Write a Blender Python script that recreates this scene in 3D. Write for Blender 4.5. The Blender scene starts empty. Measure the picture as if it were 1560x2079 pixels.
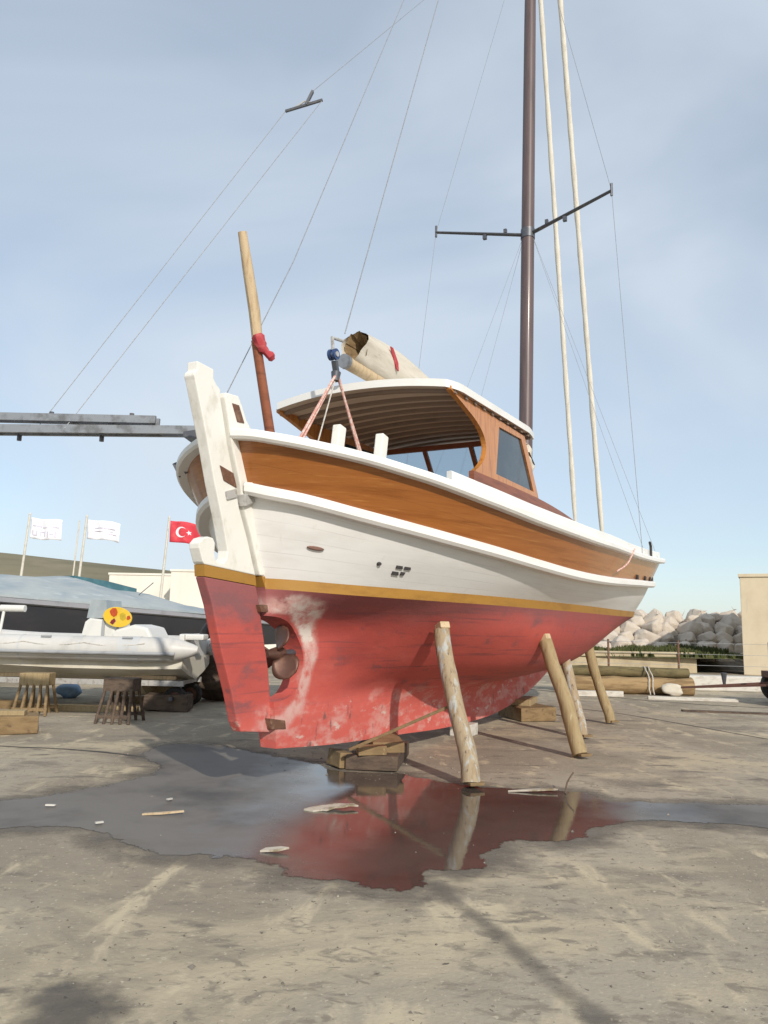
import bpy, bmesh, math, random
import numpy as np
from mathutils import Vector, Matrix, noise as mnoise

random.seed(7)
C = bpy.context.scene.collection
sc = bpy.context.scene
R = math.radians

# ------------------------------------------------------------------ camera
cam = bpy.data.cameras.new('camera')
cam.sensor_fit = 'HORIZONTAL'; cam.sensor_width = 36.0
cam.lens = 36.0 * 1562 / 1560
cam.clip_start = 0.05; cam.clip_end = 8000
cam_o = bpy.data.objects.new('camera', cam); C.objects.link(cam_o)
p_, r_ = R(8.4), R(1.2)
fw = Vector((0, math.cos(p_), math.sin(p_))); rt = Vector((1, 0, 0)); up = Vector((0, -math.sin(p_), math.cos(p_)))
rx = rt * math.cos(r_) + up * math.sin(r_); ux = up * math.cos(r_) - rt * math.sin(r_)
M = Matrix((rx, ux, -fw)).transposed().to_4x4(); M.translation = Vector((0, 0, 1.5))
cam_o.matrix_world = M
sc.camera = cam_o

# ------------------------------------------------------------------ light
SUN_EL, SUN_AZ = R(28), math.atan2(0.36, -0.93)
sun = bpy.data.lights.new('sun', 'SUN'); sun.energy = 3.6; sun.angle = R(0.8); sun.color = (1.0, 0.93, 0.83)
sun_o = bpy.data.objects.new('sun', sun); C.objects.link(sun_o)
to_sun = Vector((math.sin(SUN_AZ) * math.cos(SUN_EL), math.cos(SUN_AZ) * math.cos(SUN_EL), math.sin(SUN_EL)))
sun_o.rotation_euler = to_sun.to_track_quat('Z', 'Y').to_euler()
sun_o.location = (6, -15, 20)

w = bpy.data.worlds.new('World'); sc.world = w; w.use_nodes = True
nt = w.node_tree; nt.nodes.clear()
def N(nt, typ, **kw):
    n = nt.nodes.new(typ)
    for k, v in kw.items():
        if k == 'inp':
            for a, b in v.items(): n.inputs[a].default_value = b
        else: setattr(n, k, v)
    return n
sky = N(nt, 'ShaderNodeTexSky'); sky.sky_type = 'NISHITA'; sky.sun_disc = False
sky.sun_elevation = SUN_EL; sky.sun_rotation = SUN_AZ; sky.air_density = 0.9; sky.dust_density = 0.7; sky.ozone_density = 1.2
tc = N(nt, 'ShaderNodeTexCoord')
mp = N(nt, 'ShaderNodeMapping'); mp.inputs['Scale'].default_value = (1.0, 1.6, 2.2); mp.inputs['Rotation'].default_value = (0.3, 0.5, 0.4)
nz = N(nt, 'ShaderNodeTexNoise', inp={'Scale': 1.5, 'Detail': 5.0, 'Roughness': 0.45, 'Distortion': 0.5})
cr = N(nt, 'ShaderNodeMapRange', inp={'From Min': 0.40, 'From Max': 0.68, 'To Min': 0.52, 'To Max': 0.98})
mix = N(nt, 'ShaderNodeMix', data_type='RGBA')
mix.inputs['B'].default_value = (4.65, 5.22, 5.85, 1)
bg = N(nt, 'ShaderNodeBackground', inp={'Strength': 0.15})
out = N(nt, 'ShaderNodeOutputWorld')
L = nt.links.new
L(tc.outputs['Generated'], mp.inputs['Vector']); L(mp.outputs['Vector'], nz.inputs['Vector'])
L(nz.outputs['Fac'], cr.inputs['Value']); L(cr.outputs['Result'], mix.inputs['Factor'])
tint = N(nt, 'ShaderNodeMix', data_type='RGBA', blend_type='MULTIPLY'); tint.inputs['Factor'].default_value = 1.0
tint.inputs['B'].default_value = (0.97, 1.02, 1.0, 1)
L(sky.outputs['Color'], tint.inputs['A']); L(tint.outputs['Result'], mix.inputs['A']); L(mix.outputs['Result'], bg.inputs['Color']); L(bg.outputs['Background'], out.inputs['Surface'])

sc.view_settings.view_transform = 'Standard'; sc.view_settings.look = 'None'
sc.view_settings.exposure = 0.0; sc.view_settings.gamma = 1.0

# ------------------------------------------------------------------ materials
def mat(name, base, rough=0.6, spec=0.4, metal=0.0, layers=(), bump=None, coat=0.0, distort=0.0, seams=0):
    """layers: (colour, noise scale, lo, hi, stretch xyz, detail) mixed over the base where noise is between lo and hi."""
    m = bpy.data.materials.new(name); m.use_nodes = True
    t = m.node_tree; b = t.nodes['Principled BSDF']
    b.inputs['Roughness'].default_value = rough; b.inputs['Specular IOR Level'].default_value = spec
    b.inputs['Metallic'].default_value = metal; b.inputs['Coat Weight'].default_value = coat
    b.inputs['Coat Roughness'].default_value = 0.12
    tc = N(t, 'ShaderNodeTexCoord'); col = None
    rgb = N(t, 'ShaderNodeRGB'); rgb.outputs[0].default_value = (*base, 1); col = rgb.outputs[0]
    for i, (c, s, lo, hi, st, det) in enumerate(layers):
        mp = N(t, 'ShaderNodeMapping'); mp.inputs['Scale'].default_value = st; mp.inputs['Location'].default_value = (i * 3.7, i * 1.3, i * 2.1)
        nz = N(t, 'ShaderNodeTexNoise', inp={'Scale': s, 'Detail': det, 'Roughness': 0.6, 'Distortion': distort * (i % 2)})
        mr = N(t, 'ShaderNodeMapRange', inp={'From Min': lo, 'From Max': hi}); mr.interpolation_type = 'SMOOTHSTEP'
        mx = N(t, 'ShaderNodeMix', data_type='RGBA'); mx.inputs['B'].default_value = (*c, 1)
        t.links.new(tc.outputs['Object'], mp.inputs['Vector']); t.links.new(mp.outputs['Vector'], nz.inputs['Vector'])
        t.links.new(nz.outputs['Fac'], mr.inputs['Value']); t.links.new(mr.outputs['Result'], mx.inputs['Factor'])
        t.links.new(col, mx.inputs['A']); col = mx.outputs['Result']
    seam = None
    if seams:
        at = N(t, 'ShaderNodeAttribute', attribute_name='girth'); k = N(t, 'ShaderNodeMath', operation='MULTIPLY'); k.inputs[1].default_value = seams
        fr = N(t, 'ShaderNodeMath', operation='PINGPONG'); fr.inputs[1].default_value = 0.5
        mr = N(t, 'ShaderNodeMapRange', inp={'From Min': 0.0, 'From Max': 0.045, 'To Min': 1.0, 'To Max': 0.0}); mr.interpolation_type = 'SMOOTHSTEP'
        t.links.new(at.outputs['Fac'], k.inputs[0]); t.links.new(k.outputs[0], fr.inputs[0]); t.links.new(fr.outputs[0], mr.inputs['Value'])
        nz = N(t, 'ShaderNodeTexNoise', inp={'Scale': 1.3, 'Detail': 3.0}); m2 = N(t, 'ShaderNodeMapRange', inp={'From Min': 0.38, 'From Max': 0.62, 'To Min': 0.04, 'To Max': 0.34})
        t.links.new(tc.outputs['Object'], nz.inputs['Vector']); t.links.new(nz.outputs['Fac'], m2.inputs['Value'])
        ml = N(t, 'ShaderNodeMath', operation='MULTIPLY'); t.links.new(mr.outputs['Result'], ml.inputs[0]); t.links.new(m2.outputs['Result'], ml.inputs[1])
        mx = N(t, 'ShaderNodeMix', data_type='RGBA'); mx.inputs['B'].default_value = (base[0] * .45, base[1] * .42, base[2] * .4, 1)
        t.links.new(ml.outputs[0], mx.inputs['Factor']); t.links.new(col, mx.inputs['A']); col = mx.outputs['Result']
    t.links.new(col, b.inputs['Base Color'])
    if bump:
        s, strength, st = bump
        mp = N(t, 'ShaderNodeMapping'); mp.inputs['Scale'].default_value = st
        nz = N(t, 'ShaderNodeTexNoise', inp={'Scale': s, 'Detail': 6.0, 'Roughness': 0.65})
        bp = N(t, 'ShaderNodeBump', inp={'Strength': strength, 'Distance': 0.02})
        t.links.new(tc.outputs['Object'], mp.inputs['Vector']); t.links.new(mp.outputs['Vector'], nz.inputs['Vector'])
        t.links.new(nz.outputs['Fac'], bp.inputs['Height']); t.links.new(bp.outputs['Normal'], b.inputs['Normal'])
    return m
def col_socket(m):
    b = m.node_tree.nodes['Principled BSDF']; return b, b.inputs['Base Color'].links[0].from_socket

U1 = (1, 1, 1)
MT = {}
MT['white'] = mat('white_paint', (0.80, 0.785, 0.745), 0.42, 0.4, layers=[((0.70, 0.685, 0.64), 2.2, 0.45, 0.75, (0.5, 1, 2.5), 6), ((0.60, 0.56, 0.48), 9, 0.66, 0.82, (1, 1, .4), 8)], bump=(3, 0.06, (.4, 1, 6)))
MT['white_old'] = mat('old_white_paint', (0.78, 0.76, 0.70), 0.55, 0.3, layers=[((0.62, 0.58, 0.50), 6, 0.5, 0.75, (1, 1, .6), 8), ((0.42, 0.33, 0.24), 17, 0.68, 0.78, U1, 6)], bump=(14, 0.25, (1, 1, .5)))
MT['topside'] = mat('topside_white_paint', (0.77, 0.76, 0.735), 0.35, 0.45, layers=[((0.69, 0.675, 0.645), 1.6, 0.42, 0.72, (.45, 1, 3.2), 7), ((0.60, 0.565, 0.50), 5, 0.62, 0.85, (2.2, 2.2, .25), 8)], bump=(2.2, 0.12, (.25, .5, 5)), seams=6)
MT['ochre'] = mat('ochre_boot_top_paint', (0.37, 0.19, 0.035), 0.5, 0.4, layers=[((0.30, 0.15, 0.03), 5, 0.45, 0.7, (.5, 1, 2), 6), ((0.34, 0.20, 0.10), 14, 0.62, 0.76, (.6, 1, 1), 7)])
MT['varnish'] = mat('varnished_planks', (0.32, 0.110, 0.022), 0.32, 0.45, coat=0.35, layers=[((0.24, 0.075, 0.012), 2.4, 0.40, 0.68, (.35, .6, 7), 7), ((0.40, 0.165, 0.042), 3.5, 0.52, 0.74, (.25, 1, 16), 8), ((0.17, 0.052, 0.01), 6, 0.60, 0.74, (.12, 1, 26), 8)], bump=(5, 0.08, (.2, 1, 18)), seams=4)
MT['pillar_wood'] = mat('varnished_pillar_wood', (0.56, 0.23, 0.055), 0.35, 0.45, coat=0.3, layers=[((0.40, 0.14, 0.035), 5, 0.45, 0.66, (4, 4, .5), 7)])
MT['red_wood'] = mat('red_brown_coaming_wood', (0.27, 0.09, 0.045), 0.45, 0.4, layers=[((0.18, 0.06, 0.03), 4, 0.45, 0.7, (.4, 1, 5), 7)])
MT['mast'] = mat('mast_wood', (0.12, 0.082, 0.080), 0.45, 0.4, coat=0.1, layers=[((0.085, 0.060, 0.060), 3, 0.42, 0.66, (5, 5, .25), 7)])
MT['ceiling'] = mat('aged_ceiling_boards', (0.62, 0.51, 0.42), 0.6, 0.3, layers=[((0.52, 0.42, 0.34), 3, 0.45, 0.7, (6, .4, 1), 6)])
MT['beam'] = mat('aged_roof_beams', (0.27, 0.20, 0.16), 0.6, 0.3, layers=[((0.20, 0.15, 0.12), 5, 0.45, 0.7, (1, .4, 1), 6)])
MT['pole_wood'] = mat('pale_pole_wood', (0.56, 0.43, 0.27), 0.6, 0.3, layers=[((0.42, 0.30, 0.17), 6, 0.45, 0.7, (5, 5, .6), 7)])
MT['deck'] = mat('teak_deck', (0.33, 0.23, 0.14), 0.7, 0.3, layers=[((0.22, 0.15, 0.09), 4, 0.45, 0.7, (.3, 8, 1), 6)])
MT['glass'] = mat('dark_window_glass', (0.035, 0.05, 0.065), 0.06, 0.6, layers=[((0.06, 0.08, 0.095), 2, 0.4, 0.7, U1, 3)])
MT['steel'] = mat('galvanised_steel', (0.33, 0.34, 0.355), 0.45, 0.5, metal=0.55, layers=[((0.20, 0.20, 0.20), 8, 0.45, 0.7, U1, 6)])
MT['dark_steel'] = mat('dark_steel', (0.10, 0.105, 0.12), 0.45, 0.5, metal=0.4, layers=[((0.16, 0.15, 0.15), 12, 0.5, 0.7, U1, 6)])
MT['rust'] = mat('rusty_iron', (0.17, 0.085, 0.055), 0.7, 0.3, metal=0.2, layers=[((0.26, 0.16, 0.11), 16, 0.45, 0.7, U1, 7), ((0.10, 0.06, 0.05), 22, 0.55, 0.7, U1, 6)])
MT['bronze'] = mat('dull_bronze', (0.125, 0.062, 0.045), 0.5, 0.5, metal=0.45, layers=[((0.20, 0.10, 0.065), 9, 0.45, 0.7, U1, 6), ((0.10, 0.06, 0.05), 14, 0.55, 0.75, U1, 6)])
MT['pale_metal'] = mat('pale_corroded_metal', (0.50, 0.49, 0.47), 0.5, 0.4, metal=0.3, layers=[((0.32, 0.29, 0.26), 18, 0.5, 0.7, U1, 6)])
MT['canvas'] = mat('beige_sail_canvas', (0.60, 0.55, 0.46), 0.8, 0.2, layers=[((0.50, 0.45, 0.37), 4, 0.42, 0.7, (.5, 2, 3), 7), ((0.40, 0.36, 0.29), 9, 0.6, 0.8, (.5, 2, 2), 7)], bump=(6, 0.35, (.6, 2, 3)))
MT['sail'] = mat('furled_sail_cloth', (0.70, 0.66, 0.57), 0.75, 0.2, layers=[((0.58, 0.53, 0.45), 7, 0.45, 0.7, (2, 2, .3), 6), ((0.40, 0.36, 0.31), 5, 0.64, 0.8, (2, 2, .25), 7)])
MT['rope_pink'] = mat('faded_red_rope', (0.58, 0.30, 0.25), 0.8, 0.2, layers=[((0.68, 0.52, 0.46), 30, 0.45, 0.6, U1, 3)])
MT['rope'] = mat('pale_rope', (0.58, 0.55, 0.50), 0.8, 0.2, layers=[((0.45, 0.42, 0.37), 30, 0.45, 0.6, U1, 3)])
MT['wire'] = mat('stay_wire', (0.34, 0.35, 0.36), 0.4, 0.5, metal=0.3, layers=[((0.26, 0.26, 0.27), 40, 0.45, 0.6, U1, 3)])
MT['navy'] = mat('navy_plastic', (0.03, 0.06, 0.16), 0.4, 0.5, layers=[((0.05, 0.09, 0.2), 20, 0.5, 0.7, U1, 4)])
MT['red_cloth'] = mat('red_cloth', (0.42, 0.06, 0.07), 0.85, 0.2, layers=[((0.52, 0.13, 0.13), 12, 0.45, 0.7, U1, 5)])
MT['pole_timber'] = mat('weathered_prop_timber', (0.36, 0.275, 0.155), 0.8, 0.2, layers=[((0.30, 0.215, 0.11), 5, 0.42, 0.68, (5, 5, .5), 8), ((0.20, 0.14, 0.085), 9, 0.58, 0.74, (4, 4, .45), 8), ((0.50, 0.43, 0.30), 7, 0.60, 0.75, (3, 3, .7), 8)], bump=(9, 0.5, (4, 4, .4)))
MT['pole_painted'] = mat('prop_timber_with_flaking_grey_paint', (0.37, 0.29, 0.19), 0.8, 0.2, layers=[((0.28, 0.20, 0.12), 6, 0.45, 0.7, (4, 4, .5), 8), ((0.43, 0.435, 0.41), 4, 0.50, 0.62, (3, 3, .7), 9), ((0.16, 0.12, 0.09), 10, 0.58, 0.68, (3, 3, .5), 9), ((0.25, 0.30, 0.32), 6, 0.60, 0.70, (3, 3, .8), 7)], bump=(9, 0.5, (4, 4, .4)))
MT['block_timber'] = mat('rough_block_timber', (0.26, 0.18, 0.095), 0.85, 0.2, layers=[((0.20, 0.135, 0.07), 5, 0.42, 0.66, (1, 3, 3), 8), ((0.12, 0.08, 0.05), 11, 0.56, 0.72, U1, 8), ((0.46, 0.36, 0.20), 9, 0.62, 0.78, U1, 7)], bump=(12, 0.6, (1, 3, 3)))
MT['dark_timber'] = mat('dark_damp_timber', (0.13, 0.095, 0.07), 0.85, 0.2, layers=[((0.075, 0.055, 0.045), 6, 0.42, 0.68, (1, 3, 3), 8), ((0.22, 0.17, 0.12), 10, 0.6, 0.78, U1, 7)], bump=(12, 0.5, (1, 3, 3)))
MT['log'] = mat('weathered_brown_logs', (0.36, 0.25, 0.13), 0.85, 0.2, layers=[((0.22, 0.145, 0.075), 3, 0.4, 0.66, (.6, 4, 4), 8), ((0.13, 0.09, 0.06), 6, 0.6, 0.75, (.7, 4, 4), 8)], bump=(8, 0.5, (.5, 4, 4)))
MT['log_green'] = mat('mossy_logs', (0.18, 0.145, 0.075), 0.9, 0.1, layers=[((0.08, 0.07, 0.04), 4, 0.42, 0.68, (.6, 3, 3), 8), ((0.20, 0.17, 0.09), 7, 0.58, 0.75, U1, 8)], bump=(10, 0.5, U1))
MT['pale_plank'] = mat('pale_plank', (0.60, 0.57, 0.51), 0.75, 0.2, layers=[((0.45, 0.41, 0.35), 5, 0.45, 0.7, (1, 3, 3), 7)])
MT['plaster'] = mat('cream_plaster', (0.66, 0.56, 0.40), 0.85, 0.2, layers=[((0.60, 0.495, 0.345), 1.2, 0.4, 0.7, U1, 7), ((0.54, 0.46, 0.34), 3.5, 0.6, 0.8, (1, 1, .3), 8)], bump=(10, 0.15, U1))
MT['white_wall'] = mat('whitewashed_wall', (0.78, 0.74, 0.65), 0.85, 0.2, layers=[((0.70, 0.65, 0.56), 0.6, 0.4, 0.7, (1, 1, .5), 7)])
MT['low_wall'] = mat('tan_concrete_wall', (0.47, 0.39, 0.26), 0.85, 0.2, layers=[((0.36, 0.29, 0.19), 1.8, 0.42, 0.7, U1, 8), ((0.28, 0.25, 0.16), 3, 0.6, 0.75, (1, 1, .5), 8)], bump=(8, 0.3, U1))
MT['rib_tube'] = mat('white_inflatable_rubber', (0.58, 0.565, 0.535), 0.45, 0.4, layers=[((0.48, 0.465, 0.43), 2, 0.45, 0.72, U1, 6)])
MT['rib_band'] = mat('grey_rubber_band', (0.34, 0.35, 0.36), 0.5, 0.3, layers=[((0.26, 0.26, 0.27), 4, 0.5, 0.7, U1, 5)])
MT['rib_band_pale'] = mat('pale_grey_rubber_patch', (0.52, 0.53, 0.53), 0.5, 0.3, layers=[((0.44, 0.45, 0.45), 4, 0.5, 0.7, U1, 5)])
MT['gelcoat'] = mat('cream_gelcoat', (0.66, 0.62, 0.52), 0.4, 0.45, layers=[((0.50, 0.45, 0.34), 2.2, 0.45, 0.72, (.5, 1, 1), 7), ((0.36, 0.29, 0.19), 5, 0.64, 0.8, U1, 7)])
MT['console'] = mat('white_console', (0.68, 0.67, 0.63), 0.4, 0.4, layers=[((0.66, 0.65, 0.60), 4, 0.5, 0.75, U1, 6)])
MT['perspex'] = mat('grey_perspex', (0.30, 0.34, 0.36), 0.12, 0.5, layers=[((0.38, 0.42, 0.43), 3, 0.4, 0.7, U1, 4)])
MT['charcoal'] = mat('charcoal_hull_paint', (0.038, 0.040, 0.047), 0.35, 0.45, layers=[((0.055, 0.052, 0.055), 1.5, 0.45, 0.7, (.4, 1, 1), 6)])
MT['grey_band'] = mat('grey_rubbing_band', (0.33, 0.33, 0.35), 0.45, 0.4, layers=[((0.26, 0.26, 0.28), 2, 0.45, 0.7, U1, 5)])
MT['cover'] = mat('blue_grey_boat_cover', (0.37, 0.405, 0.41), 0.75, 0.25, layers=[((0.28, 0.33, 0.36), 0.8, 0.4, 0.66, (1, 2, 1), 6), ((0.47, 0.51, 0.52), 1.6, 0.55, 0.75, (1, 3, 1), 6)], bump=(2.2, 1.0, (1.2, 3.5, 1)))
MT['teal'] = mat('teal_canvas', (0.06, 0.15, 0.18), 0.7, 0.3, layers=[((0.09, 0.2, 0.23), 3, 0.45, 0.7, U1, 5)])
MT['tyre'] = mat('tyre_rubber', (0.035, 0.033, 0.032), 0.8, 0.2, layers=[((0.07, 0.06, 0.055), 7, 0.5, 0.72, U1, 6)])
MT['trailer_red'] = mat('rusty_red_trailer_steel', (0.13, 0.062, 0.048), 0.65, 0.3, layers=[((0.13, 0.075, 0.055), 8, 0.45, 0.7, U1, 6)])
MT['yellow'] = mat('yellow_board_paint', (0.72, 0.46, 0.03), 0.5, 0.3, layers=[((0.66, 0.50, 0.10), 5, 0.45, 0.7, U1, 4)])
MT['orange_red'] = mat('orange_red_paint', (0.48, 0.08, 0.02), 0.5, 0.3, layers=[((0.40, 0.05, 0.02), 14, 0.45, 0.7, U1, 4)])
MT['dark_red'] = mat('dark_red_paint', (0.20, 0.02, 0.035), 0.5, 0.3, layers=[((0.14, 0.02, 0.03), 14, 0.45, 0.7, U1, 4)])
MT['dull_yellow'] = mat('dull_yellow_paint', (0.50, 0.36, 0.03), 0.5, 0.3, layers=[((0.42, 0.30, 0.03), 14, 0.45, 0.7, U1, 4)])
MT['blue_tarp'] = mat('blue_plastic', (0.20, 0.32, 0.48), 0.5, 0.4, layers=[((0.28, 0.40, 0.54), 6, 0.45, 0.7, U1, 5)])
MT['flag_white'] = mat('white_flag_cloth', (0.80, 0.80, 0.83), 0.8, 0.2, layers=[((0.74, 0.74, 0.79), 4, 0.45, 0.7, U1, 4)])
MT['flag_red'] = mat('red_flag_cloth', (0.60, 0.055, 0.075), 0.8, 0.2, layers=[((0.68, 0.10, 0.11), 4, 0.45, 0.7, U1, 4)])
MT['flag_ink'] = mat('faded_flag_print', (0.58, 0.56, 0.66), 0.8, 0.2, layers=[((0.58, 0.5, 0.6), 8, 0.45, 0.7, U1, 4)])
MT['flag_pole'] = mat('pale_flag_pole_paint', (0.62, 0.58, 0.50), 0.5, 0.4, layers=[((0.5, 0.46, 0.38), 4, 0.45, 0.7, U1, 4)])
MT['rock'] = mat('pale_quarry_rock', (0.56, 0.485, 0.40), 0.9, 0.2, layers=[((0.44, 0.37, 0.30), 1.4, 0.42, 0.7, U1, 8), ((0.64, 0.57, 0.48), 3.5, 0.54, 0.75, U1, 8)], bump=(3.5, 0.7, U1))
MT['gravel'] = mat('gap_shade_rubble', (0.20, 0.17, 0.135), 0.95, 0.1, layers=[((0.12, 0.10, 0.08), 4, 0.42, 0.68, U1, 8)], bump=(9, 1.0, U1))  # core coloured dark, painting in the shade of the gaps between rocks
MT['grass'] = mat('rough_grass', (0.075, 0.085, 0.03), 0.9, 0.1, layers=[((0.12, 0.115, 0.05), 2, 0.45, 0.7, U1, 4), ((0.045, 0.06, 0.022), 5, 0.5, 0.7, U1, 4)])
MT['hill'] = mat('dry_hillside', (0.225, 0.20, 0.135), 0.95, 0.05, layers=[((0.17, 0.155, 0.105), 0.012, 0.42, 0.66, (1, 1, 3), 10), ((0.26, 0.225, 0.16), 0.03, 0.5, 0.74, (1, 1, 3), 10)])
MT['black'] = mat('black_fitting', (0.03, 0.025, 0.025), 0.5, 0.4, layers=[((0.06, 0.05, 0.045), 20, 0.5, 0.7, U1, 4)])
MT['debris'] = mat('pale_soaked_paper', (0.50, 0.45, 0.37), 0.7, 0.3, layers=[((0.24, 0.19, 0.12), 9, 0.45, 0.65, U1, 6)])

# red antifouling: scum band under the boot top, bare scuffed patches low on the keel and round the propeller aperture
def antifouling():
    m = mat('red_antifouling', (0.52, 0.096, 0.076), 0.62, 0.35, layers=[((0.41, 0.078, 0.066), 1.5, 0.42, 0.66, (.4, 1, 1.6), 9), ((0.30, 0.075, 0.07), 2.2, 0.54, 0.66, (.22, .5, 9), 8), ((0.55, 0.125, 0.10), 2.6, 0.55, 0.78, (.5, 1, 1.3), 8), ((0.25, 0.085, 0.085), 4, 0.56, 0.70, (.5, 1, 1.1), 10)], bump=(11, 0.25, U1))
    t = m.node_tree; b, c = col_socket(m)
    tc = N(t, 'ShaderNodeTexCoord'); sp = N(t, 'ShaderNodeSeparateXYZ'); t.links.new(tc.outputs['Object'], sp.inputs['Vector'])
    def math_(op, a, bb=None, cc=None):
        n = N(t, 'ShaderNodeMath', operation=op)
        for i, v in enumerate((a, bb, cc)):
            if v is None: continue
            if isinstance(v, (int, float)): n.inputs[i].default_value = v
            else: t.links.new(v, n.inputs[i])
        return n.outputs[0]
    def noise_(s, st, det=8):
        mp = N(t, 'ShaderNodeMapping'); mp.inputs['Scale'].default_value = st
        nz = N(t, 'ShaderNodeTexNoise', inp={'Scale': s, 'Detail': det, 'Roughness': 0.62})
        t.links.new(tc.outputs['Object'], mp.inputs['Vector']); t.links.new(mp.outputs['Vector'], nz.inputs['Vector']); return nz.outputs['Fac']
    def rng(v, a, bb):
        n = N(t, 'ShaderNodeMapRange', inp={'From Min': a, 'From Max': bb}); n.interpolation_type = 'SMOOTHSTEP'; t.links.new(v, n.inputs['Value']); return n.outputs['Result']
    def over(c, colr, f):
        mx = N(t, 'ShaderNodeMix', data_type='RGBA'); mx.inputs['B'].default_value = (*colr, 1)
        t.links.new(f, mx.inputs['Factor']); t.links.new(c, mx.inputs['A']); return mx.outputs['Result']
    X, Z = sp.outputs['X'], sp.outputs['Z']
    # weed and scum band just under the boot top
    zz = math_('ADD', Z, math_('MULTIPLY', math_('SUBTRACT', noise_(1.6, (.35, .6, 1)), 0.5), 0.55))
    c = over(c, (0.25, 0.105, 0.11), math_('MULTIPLY', rng(zz, 1.42, 1.74), 0.75))
    # darker red over the forward part, edge broken by noise
    xx = math_('ADD', X, math_('MULTIPLY', math_('SUBTRACT', noise_(.8, (.5, .6, 1)), 0.5), 3.0))
    c = over(c, (0.33, 0.066, 0.062), math_('MULTIPLY', rng(xx, 0.2, 2.4), 0.55))
    # scuffed keel
    low = rng(math_('ADD', Z, math_('MULTIPLY', math_('SUBTRACT', noise_(1.1, (.8, 1, 1)), 0.5), 0.5)), 0.86, 0.66)
    c = over(c, (0.60, 0.125, 0.10), math_('MULTIPLY', low, 0.8))
    c = over(c, (0.60, 0.27, 0.235), math_('MULTIPLY', low, rng(noise_(5.5, (.55, 1, 1.3)), 0.46, 0.66)))
    c = over(c, (0.60, 0.47, 0.41), math_('MULTIPLY', low, rng(noise_(9, (.5, 1, 1.2)), 0.58, 0.72)))
    c = over(c, (0.24, 0.10, 0.09), math_('MULTIPLY', low, rng(noise_(6.3, (1.4, 1, .6)), 0.60, 0.70)))
    # fairing round the aperture rubbed bare
    dx = math_('DIVIDE', math_('ADD', X, 2.62), 0.51); dz = math_('DIVIDE', math_('SUBTRACT', Z, 1.12), 0.47)
    r = math_('SQRT', math_('ADD', math_('MULTIPLY', dx, dx), math_('MULTIPLY', dz, dz)))
    r = math_('ADD', r, math_('MULTIPLY', math_('SUBTRACT', noise_(4, U1), 0.5), 0.25))
    band = math_('MULTIPLY', rng(r, 0.95, 1.05), rng(r, 1.42, 1.24))
    band = math_('MULTIPLY', math_('MULTIPLY', band, rng(Z, 0.35, 0.7)), rng(X, -2.80, -2.62))
    c = over(c, (0.60, 0.36, 0.32), math_('MULTIPLY', band, rng(noise_(6, U1), 0.30, 0.54)))
    c = over(c, (0.66, 0.58, 0.52), math_('MULTIPLY', math_('MULTIPLY', band, rng(noise_(5, U1), 0.44, 0.60)), rng(Z, 0.9, 1.4)))
    t.links.new(c, b.inputs['Base Color'])
    return m
MT['antifouling'] = antifouling()
MT['rudder_red'] = mat('red_rudder_paint', (0.50, 0.088, 0.074), 0.6, 0.35, layers=[((0.46, 0.085, 0.075), 2.2, 0.45, 0.72, (1, 1, .6), 8), ((0.58, 0.30, 0.26), 11, 0.64, 0.74, (1, 1, .5), 8), ((0.26, 0.09, 0.10), 7, 0.66, 0.78, U1, 8)], bump=(11, 0.2, U1))

def concrete():
    m = mat('worn_concrete', (0.372, 0.320, 0.245), 0.9, 0.22, layers=[
        ((0.285, 0.242, 0.182), 0.38, 0.44, 0.58, (1, .75, 1), 12),
        ((0.465, 0.390, 0.271), 0.7, 0.50, 0.66, (.7, 1.2, 1), 12),
        ((0.224, 0.191, 0.149), 1.0, 0.55, 0.68, (.8, 1.3, 1), 13),
        ((0.520, 0.437, 0.303), 2.2, 0.53, 0.68, (1.5, .6, 1), 12),
        ((0.187, 0.161, 0.128), 2.6, 0.57, 0.68, (.6, 1.4, 1), 13),
        ((0.260, 0.221, 0.168), 9, 0.53, 0.66, (.8, 1.3, 1), 12),
        ((0.484, 0.419, 0.308), 30, 0.60, 0.68, U1, 5),
        ((0.121, 0.105, 0.083), 26, 0.64, 0.70, U1, 6)], bump=(30, 0.35, U1), distort=0.5)
    # turn the grain of the wear so that it does not run square to the yard
    for i, n in enumerate([n for n in m.node_tree.nodes if n.type == 'MAPPING']): n.inputs['Rotation'].default_value = (0, 0, (.6, -.5, .9, .35, -.8, .2, 0, 0)[min(i, 7)])
    return m
MT['concrete'] = concrete()
MT['damp'] = mat('damp_concrete', (0.105, 0.095, 0.082), 0.6, 0.4, layers=[((0.145, 0.13, 0.112), 4, 0.45, 0.68, U1, 9)], bump=(24, 0.2, U1))
MT['damp_edge'] = mat('damp_edge_concrete', (0.165, 0.145, 0.120), 0.75, 0.35, layers=[((0.20, 0.176, 0.145), 3, 0.44, 0.60, U1, 11), ((0.13, 0.118, 0.10), 2, 0.52, 0.66, U1, 11)], bump=(24, 0.3, U1))
MT['joint'] = mat('patched_joint_mortar', (0.195, 0.175, 0.15), 0.8, 0.3, layers=[((0.13, 0.12, 0.105), 3, 0.42, 0.66, U1, 9), ((0.27, 0.25, 0.21), 9, 0.55, 0.72, U1, 9)], bump=(20, 0.4, U1))
MT['crack'] = mat('dark_joint_line', (0.085, 0.078, 0.07), 0.9, 0.2, layers=[((0.13, 0.12, 0.10), 3, 0.45, 0.7, U1, 6)])
MT['puddle'] = mat('muddy_water', (0.175, 0.158, 0.138), 0.06, 0.55, layers=[((0.075, 0.066, 0.058), 0.8, 0.42, 0.68, U1, 8), ((0.15, 0.13, 0.105), 2.4, 0.56, 0.76, U1, 9)], bump=(3.2, 0.05, (1, 1, 1)))

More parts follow.
